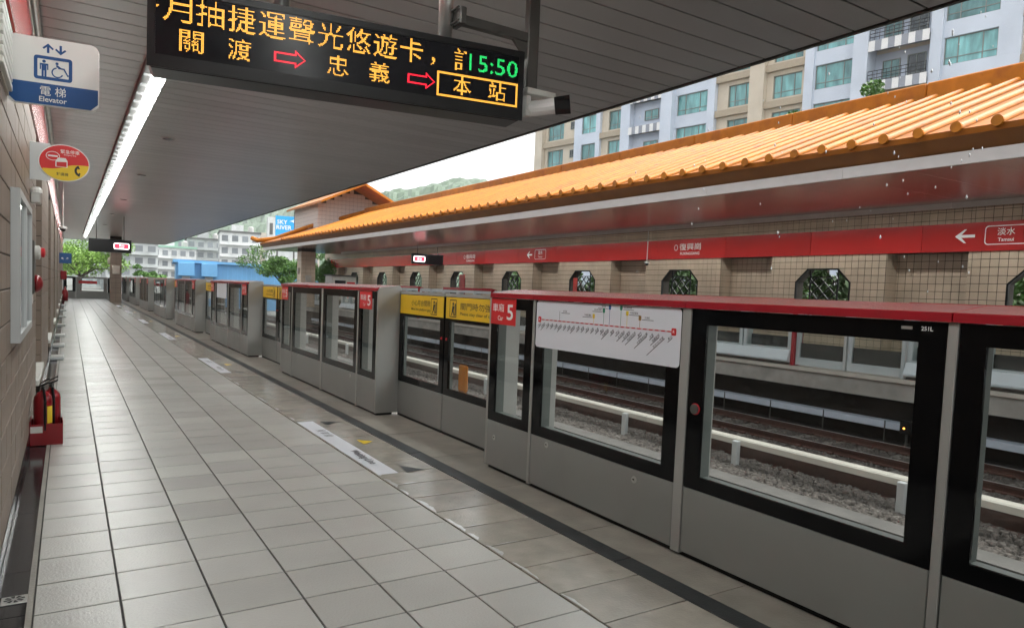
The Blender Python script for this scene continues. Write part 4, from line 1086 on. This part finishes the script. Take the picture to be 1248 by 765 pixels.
# ---- low metal boxes along the wall
for i, y in enumerate((9.2, 15.7, 18.4, 21.4, 25.8, 31, 36.5, 42.5)):
    t = thing('floor_box', 'low pale metal floor box along the near wall, %s one beyond the fire extinguishers' % 'first second third fourth fifth sixth seventh eighth'.split()[i], 'floor box', (-.16, y, 0), group='low metal boxes along the near wall')
    MB().cbox(-.12, .10, -.26, .26, .002, .055, .008).build('case', 'alu', t); MB().box(-.11, .09, -.24, .24, .056, .061).build('top_plate', 'steel', t)
st2 = thing('fire_extinguisher', 'distant red fire extinguisher against the near wall by the end fence', 'fire extinguisher', (-.15, 50.5, 0))
MB().lathe([(.16, 0.002), (.17, .3), (.15, .62), (.05, .72), (.05, .85)], n=14).build('cylinder', 'red_paint', st2, smooth=True); MB().box(-.05, .12, -.03, .03, .851, .93).build('lever', 'black', st2)
t = thing('phone_sign', 'blue square phone sign projecting from the far near-side wall', 'sign', (-.30, 34, 2.05)); MB().box(0, .42, 0, .03, 0, .42).build('board', 'blue_sign', t)
q = MB()
for i in range(7): q.add([(.2+rr*math.cos(R(200+i*20)), -.003, .27+rr*math.sin(R(200+i*20+d))) for rr, d in ((.14, 0), (.14, 20), (.08, 20), (.08, 0))], [(0,1,2,3)])
q.build('symbol', 'white', t)
t = thing('hose_box', 'small red hose box on the far near-side wall', 'hose box', (-.30, 40, 1.35)); MB().cbox(0, .24, 0, .4, 0, .42, .02).build('body', 'red_paint', t); MB().box(.241, .248, .08, .32, .06, .36).build('door', 'red_plain', t)

# ---- drips from the canopy edge
q = MB()
for i in range(70):
    y = random.choice([3.3, 3.45, 3.9, 4.6, 5.6, 6.6, 2.75, 2.9])+random.gauss(0, .10); z = random.uniform(1.75, 4.0); x = CX1+.05+random.gauss(0, .02)
    r = random.uniform(.004, .0085); q.lathe([(r*.2, -r*1.7), (r*.8, -r*.8), (r, 0), (r*.6, r*1.2), (r*.1, r*2.6)], (x, y, z), 6)
o = q.build('rain_drops', 'water_drop', kind='stuff', smooth=True); o['label'] = 'rain drops falling from the edge of the near canopy'; o['category'] = 'rain'

# ================================================================== BACKGROUND
# ---- apartment block
FD = Vector((-.163, .987, 0)).normalized(); FN = Vector((FD.y, -FD.x, 0)); FA = Vector((63.3, 30.07, 0))
ab = thing('apartment_building', 'tall pale blue and cream apartment block with teal windows behind the orange roof', 'building', (FA.x, FA.y, -1.6))
ab.rotation_euler = (0, 0, math.atan2(FD.y, FD.x)-math.pi/2)    # local +y runs along the facade, local -x faces us
BH, FLR = 44.0, 3.65
def zz(z): return z+1.6
MB().box(1.2, 16, -12, 52.2, 0, BH).build('block', 'facade_cream', ab)
ROWS = [22.4+FLR*k for k in range(-4, 5)]
BAYS = [(-12, -3.4, 'c', -9.0, -5.0), (-3.4, 2.2, 'b', -1.8, 2.1), (3.1, 8.1, 'bal', 0, 0), (9.4, 13.3, 'b', 9.5, 13.2), (14.2, 18.4, 'c', 14.7, 17.7), (20.0, 24.1, 'c', 20.1, 22.8), (25.0, 29.3, 'b', 25.05, 29.1), (30.8, 35.5, 'bal2', 0, 0), (36.9, 40.6, 'c', 36.95, 39.5), (40.6, 45.0, 'b', 41.3, 43.7), (45.0, 50.8, 'c', 47.3, 50.3)]
COLS = [(2.2, 3.1, 'facade_blue', -.5), (8.1, 9.4, 'facade_blue', -.9), (13.3, 14.2, 'facade_blue', -.35), (18.4, 20.0, 'facade_cream', -.45), (24.1, 25.0, 'facade_blue', -.35), (29.3, 30.8, 'facade_blue', -.9), (35.5, 36.9, 'facade_blue', -.6), (50.8, 52.2, 'facade_cream', -.4)]
for a, b, m_, d in COLS: MB().box(d, 1.199, a, b, 0, BH).build('pier', m_, ab)
_wm = {}
def awin(parent, u0, u1, z0, z1, x, mt='window_teal'):
    w, h = u1-u0, z1-z0
    key = (round(w, 2), round(h, 2), mt)
    if key not in _wm:
        g = MB().box(.10, .14, .06, w-.06, .06, h-.06).mesh('window', mt)
        f = ring_yz(MB(), .02, .16, 0, w, 0, h, .07, w-.07, .07, h-.07)
        n = 3 if w > 2.6 else 2
        fr_x = [w*.28, w*.74] if n == 3 else [w*.5]
        for v in fr_x: f.box(.05, .15, v-.04, v+.04, .07, h-.07)
        f.box(.05, .15, .07, w-.07, h*.27-.03, h*.27+.03)
        _wm[key] = (g, f.mesh('frame', 'window_frame'))
    g, f = _wm[key]
    o = place('window', g, parent, (x, u0, z0)); place('frame', f, o); return o
for a, b, kd, wa, wb in BAYS:
    if kd in 'cb':
        mm = 'facade_blue' if kd == 'b' else 'facade_cream'
        xf = -.15 if kd == 'b' else .25
        lo = 0
        for i, z in enumerate(ROWS):
            z0, z1 = zz(z), zz(z+2.3)
            sp = MB().box(xf, 1.198, a+.002, b-.002, lo, z0-.002)
            sp.build('spandrel', mm, ab)
            if wa-a > .05: MB().box(xf, 1.198, a+.002, wa-.002, z0, z1).build('wall_strip', mm, ab)
            if b-wb > .05: MB().box(xf, 1.198, wb+.002, b-.002, z0, z1).build('wall_strip', mm, ab)
            awin(ab, wa, wb, z0, z1, xf+.15)
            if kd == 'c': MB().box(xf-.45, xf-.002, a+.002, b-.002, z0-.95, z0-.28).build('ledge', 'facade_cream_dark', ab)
            lo = z1+.002
        MB().box(xf, 1.198, a+.002, b-.002, lo, BH-.1).build('spandrel', mm, ab)
    else:
        for i, z in enumerate(ROWS):
            zb = zz(z)-.45
            MB().box(-.75, 1.198, a+.003, b-.003, zb-.35, zb).build('balcony_slab', 'facade_grey', ab)
            n = 9
            for j in range(n):
                u = a+(b-a)*j/n
                MB().box(-.78, -.70, u+.003, u+(b-a)/n-.003, zb-.9, zb+.02 if kd == 'bal' else zb-.02).build('balcony_panel', 'facade_grey' if j % 2 else 'white', ab)
            if kd == 'bal':
                rl = MB()
                for j in range(13): u = a+.1+(b-a-.2)*j/12; rl.box(-.76, -.73, u-.015, u+.015, zb+.021, zb+.95)
                for zq in (.3, .62, .93): rl.box(-.77, -.72, a+.08, b-.08, zb+zq, zb+zq+.05)
                rl.build('railing', 'black', ab)
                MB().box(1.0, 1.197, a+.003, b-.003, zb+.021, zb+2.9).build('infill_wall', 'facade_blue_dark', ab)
                awin(ab, a+.7, a+2.2, zb+.02, zb+2.3, .84, 'window_dark'); awin(ab, a+2.8, a+4.3, zb+.6, zb+2.2, .84)
            else:
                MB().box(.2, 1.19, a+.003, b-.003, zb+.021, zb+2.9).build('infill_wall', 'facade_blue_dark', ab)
                awin(ab, a+1.0, a+3.0, zb+.7, zb+1.9, .05)
for z in ROWS: awin(ab, 45.25, 46.0, zz(z)+1.0, zz(z)+2.0, .12, 'window_dark')

# ---- generic far building
def far_building(label, x, y, w, d, h, rot, wallm, rows, cols_, roofm='far_dark', extra=None, name='far_building', wm='far_window'):
    t = thing(name, label, 'building', (x, y, -1.6), rot)
    MB().box(-w/2, w/2, 0, d, 0, h).build('wall', wallm, t)
    MB().box(-w/2-.25, w/2+.25, -.25, d+.2, h+.003, h+.5).build('parapet', roofm, t)
    cw = w/cols_; fh = h/rows
    g = MB().box(-cw*.30, cw*.30, -.06, -.005, 0, fh*.48).mesh('window', wm)
    bl = MB().box(-w/2+.1, w/2-.1, -.7, -.003, 0, .25).mesh('balcony_slab', wallm)
    g2_ = MB().box(-.06, -.005, -.8, .8, 0, fh*.48).mesh('window', wm)
    for r in range(rows):
        for c in range(cols_):
            place('window', g, t, (-w/2+cw*(c+.5), 0, fh*r+fh*.28))
        if extra == 'balcony' and r: place('balcony_slab', bl, t, (0, 0, fh*r-.05))
        if d > 5:
            for s_ in range(2): place('window', g2_, t, (-w/2, d*(.3+.4*s_), fh*r+fh*.28))
    # roof clutter: stair head and tank
    MB().box(-w*.2, w*.1, d*.3, d*.6, h+.501, h+2.4).build('stair_head', wallm, t)
    q = MB(); q.lathe([(.8, h+.501), (.8, h+2.0), (.3, h+2.3)], (w*.3, d*.4, 0), 10); q.build('water_tank', 'steel', t)
    return t
def az(deg, dist): return (dist*math.sin(R(deg)), dist*math.cos(R(deg)))
far_building('white mid-rise block with grey roof storey left of the blue billboard', *az(11.1, 200), 10, 14, 16.0, R(-8), 'far_white', 5, 4, 'far_dark', 'balcony')
far_building('grey weathered apartment block beside the white mid-rise', *az(8.7, 225), 10, 14, 15.0, R(-6), 'far_grey', 5, 4, 'far_dark', 'balcony')
far_building('long pale apartment block with balconies beyond the platform end', *az(6.3, 210), 13, 12, 11.5, R(-4), 'far_white', 4, 6, 'far_green', 'balcony')
far_building('pale narrow apartment block behind the far canopy column', *az(3.9, 190), 11, 12, 11.5, R(3), 'far_grey', 4, 4, 'far_white', 'balcony')
far_building('green-roofed block behind the long balcony building', *az(6.0, 260), 26, 14, 16.5, R(-2), 'far_green', 5, 8, 'far_green')
far_building('cream block behind the right-hand mid-rise', *az(12.9, 240), 9, 12, 17.0, R(-12), 'far_beige', 5, 3, 'far_dark')
far_building('grey block half hidden by the green tree at the platform end', *az(1.6, 230), 10, 12, 9.0, R(0), 'far_grey', 3, 4, 'far_dark')
far_building('beige tower block partly behind the orange gable', *az(15.2, 230), 14, 14, 15, R(-12), 'far_beige', 5, 5, 'far_dark')
# billboard tower
bt = thing('billboard_tower', 'white tower block with a sky-blue advertising billboard reading SKY RIVER', 'billboard', (40.0, 165.0, -1.6), R(-10))
MB().box(-1.75, -.15, 0, 4, 0, 18.2).build('tower', 'far_white', bt)
MB().box(-1.3, -.6, -.05, -.005, 14.2, 16.8).build('slot_window', 'far_dark', bt)
MB().box(-.02, 4.75, .3, .7, 13.4, 18.6).build('board', 'billboard', bt)
for d in (.5, 4.2): MB().tube((d, 1, 0), (d, 1, 13.4), .2, n=8).build('support', 'dark_steel', bt)
MB().box(-1.75, 5.2, 4.1, 8, 0, 12.4).build('podium', 'far_white', bt)
lettering('SKY', 'white', bt, (1.45, .28, 17.25), rv, uv, h=.95, bold=.03); lettering('RIVER', 'white', bt, (1.85, .28, 16.0), rv, uv, h=.95, bold=.03)
q = MB(); flat(q, (3.7, .28, 17.7), rv, uv, [(-.7, -.25), (0, .1), (.7, .4), (.2, -.1), (.4, -.55), (-.1, -.25)]); q.build('bird_mark', 'white', bt)
# ---- blue shed
sh = thing('blue_shed', 'long bright blue corrugated shed beyond the tracks', 'shed', (9.9, 84.0, -1.6), R(-6))
MB().box(0, 23, 0, 12, 0, 5.0).build('wall', 'shed_blue', sh)
rb_ = MB().box(-.05, .05, -.05, -.002, 0, 5.0).mesh('rib', 'shed_blue')
for i in range(46): place('rib', rb_, sh, (.25+i*.5, 0, 0))
MB().prism([(-.3, 5.02), (23.3, 5.02), (23.3, 5.12), (-.3, 5.35)], 'y', -.35, 12.2).build('roof', 'shed_blue', sh)
for i, x in enumerate((.9, 3.2)):
    MB().cbox(x-.7, x+.9, -1.0, -.06, 3.6, 5.0, .02).build('hood', 'shed_blue', sh); MB().box(x-.3, x+.5, -.09, -.055, 1.2, 3.55).build('door', 'far_white', sh)

# ---- trees
def tree(name, label, x, y, h, cr, z0, leafm, n, leaf=.22, flatn=.7, group=None, trunk_h=.45, seed=0):
    rr = random.Random(seed+17)
    t = thing(name, label, 'tree', (x, y, z0), group=group)
    q = MB(); top = Vector((rr.uniform(-.3, .3), rr.uniform(-.3, .3), h*trunk_h)); r0 = max(.10, h*.028)
    mid_ = top*.5+Vector((rr.uniform(-.15, .15), rr.uniform(-.15, .15), 0))
    q.tube((0, 0, -.1), mid_, r0, r0*.8, 8); q.tube(mid_, top, r0*.8, r0*.65, 8)
    limbs = []
    for i in range(7):
        a = i*.9+rr.uniform(-.3, .3); L = cr*rr.uniform(.55, .9)
        e = top+Vector((math.cos(a)*L, math.sin(a)*L, h*(1-trunk_h)*rr.uniform(.25, .75)))
        m2 = top.lerp(e, .5)+Vector((0, 0, h*.06)); q.tube(top, m2, r0*.5, r0*.32, 6); q.tube(m2, e, r0*.32, r0*.12, 6); limbs.append(e); limbs.append(m2)
    q.build('trunk', 'bark', t)
    cl = []
    for i in range(26):
        b = limbs[i % len(limbs)]; s = cr*rr.uniform(.20, .40)
        cl.append((b+Vector((rr.gauss(0, cr*.22), rr.gauss(0, cr*.22), rr.gauss(.1*h, h*.09))), s))
    lg = np.random.default_rng(seed+3)
    ci = lg.integers(0, len(cl), n); P = np.array([cl[i][0] for i in ci]); Sx = np.array([cl[i][1] for i in ci])
    d = lg.normal(size=(n, 3)); d /= np.linalg.norm(d, axis=1)[:, None]; rad = Sx*lg.uniform(.25, 1, n)**.5
    P = P+d*rad[:, None]*np.array([1, 1, flatn])
    a = lg.normal(size=(n, 3)); a /= np.linalg.norm(a, axis=1)[:, None]; b = np.cross(a, lg.normal(size=(n, 3))); b /= np.linalg.norm(b, axis=1)[:, None]
    ls = leaf*lg.uniform(.6, 1.3, n)[:, None]
    V = np.stack([P-a*ls, P-b*ls*.5, P+a*ls, P+b*ls*.5], 1).reshape(-1, 3)
    me = bpy.data.meshes.new('crown'); me.vertices.add(4*n); me.vertices.foreach_set('co', V.reshape(-1)); me.loops.add(4*n); me.loops.foreach_set('vertex_index', np.arange(4*n, dtype=np.int32))
    me.polygons.add(n); me.polygons.foreach_set('loop_start', np.arange(0, 4*n, 4, dtype=np.int32)); me.polygons.foreach_set('loop_total', np.full(n, 4, np.int32)); me.materials.append(MATS[leafm]); me.update(calc_edges=True)
    place('crown', me, t, kind=None); return t
tree('leafy_tree', 'spreading green tree left of the opposite tiled column', *az(14.8, 66), 5.8, 3.2, -1.6, 'leaf_mid', 11000, .10, .55, seed=1)
tree('leafy_tree', 'bright green round tree right of the opposite tiled column', *az(18.3, 62), 5.6, 2.6, -1.6, 'leaf_mid', 11000, .10, .8, seed=2)
tree('leafy_tree', 'large yellow-green tree beyond the end fence beside the near wall', *az(.6, 92), 6.6, 4.6, -1.6, 'leaf_lime', 15000, .13, .7, seed=3)
tree('palm_tree', 'small bushy green tree in front of the pale apartment blocks', *az(4.9, 110), 4.0, 1.7, -1.6, 'leaf_mid', 2500, .2, .6, seed=5)
for i, (x, y, h) in enumerate(((29.5, 19.6, 11.4), (29.5, 20.8, 11.8), (29.5, 21.9, 12.2), (29.5, 22.9, 12.4))):
    tree('leafy_tree', 'green tree whose top rises behind the orange ridge', x+1.5, y, h+.6, 1.7, -1.6, 'leaf_mid', 6000, .13, .8, group='trees behind the orange ridge', seed=20+i)
# hedge seen through the octagonal windows
for i in range(9):
    tree('garden_shrub', 'green shrub behind the octagonal windows of the opposite wall', 24.5+random.uniform(-.8, .8), 6+i*4.2, 5.0, 1.9, -1.6, 'leaf_mid' if i % 2 else 'leaf_dark', 2200, .16, .8, group='shrubs behind the opposite wall', trunk_h=.3, seed=40+i)

# ---- wooded hills
def hill(name, az0, az1, d0, d1, prof, m_):
    NX, NY = 150, 46; vs = []; fs = []
    for j in range(NY):
        d = d0+(d1-d0)*j/(NY-1); t = j/(NY-1)
        for i in range(NX):
            a = az0+(az1-az0)*i/(NX-1); x, y = az(a, d)
            e = np.interp(a, [p[0] for p in prof], [p[1] for p in prof])
            hgt = e*d1*.86*(math.sin(min(1, t*1.15)*math.pi/2))**1.2
            hgt += noise.noise(Vector((x*.012, y*.012, 0)))*d1*.012*min(1, t*2)+abs(noise.noise(Vector((x*.06, y*.06, 3))))*d1*.010+noise.noise(Vector((x*.16, y*.16, 9)))*d1*.004
            vs.append((x, y, hgt-1.6))
    fs = [(j*NX+i, j*NX+i+1, (j+1)*NX+i+1, (j+1)*NX+i) for j in range(NY-1) for i in range(NX-1)]
    return MB().add(vs, fs).build(name, m_, kind='structure')
hill('wooded_hill', 16, 60, 420, 760, [(16, .10), (20, .125), (22.5, .140), (24, .150), (27.7, .168), (31, .160), (33, .175), (40, .19), (60, .2)], 'leaf_hill')
hill('far_hill', -25, 22, 700, 1500, [(-25, .05), (-5, .045), (1, .045), (5, .07), (10, .095), (13, .105), (17, .12), (22, .13)], 'leaf_hill')

# ---- misty air
HZ = MB().box(-900, 1400, -60, 1750, -3.0, 420).build('haze', None, kind='stuff')
hm = bpy.data.materials.new('haze'); hm.use_nodes = True; hn = hm.node_tree.nodes; hn.remove(hn['Principled BSDF'])
pv = hn.new('ShaderNodeVolumePrincipled'); pv.inputs['Color'].default_value = (.93, .96, 1, 1); pv.inputs['Density'].default_value = .00026; pv.inputs['Anisotropy'].default_value = .2
hm.node_tree.links.new(pv.outputs[0], hn['Material Output'].inputs['Volume'])
for nm_ in ('Density Attribute', 'Color Attribute', 'Temperature Attribute'):
    if nm_ in pv.inputs: pv.inputs[nm_].default_value = ''
hm.cycles.homogeneous_volume = True
HZ.data.materials.append(hm)
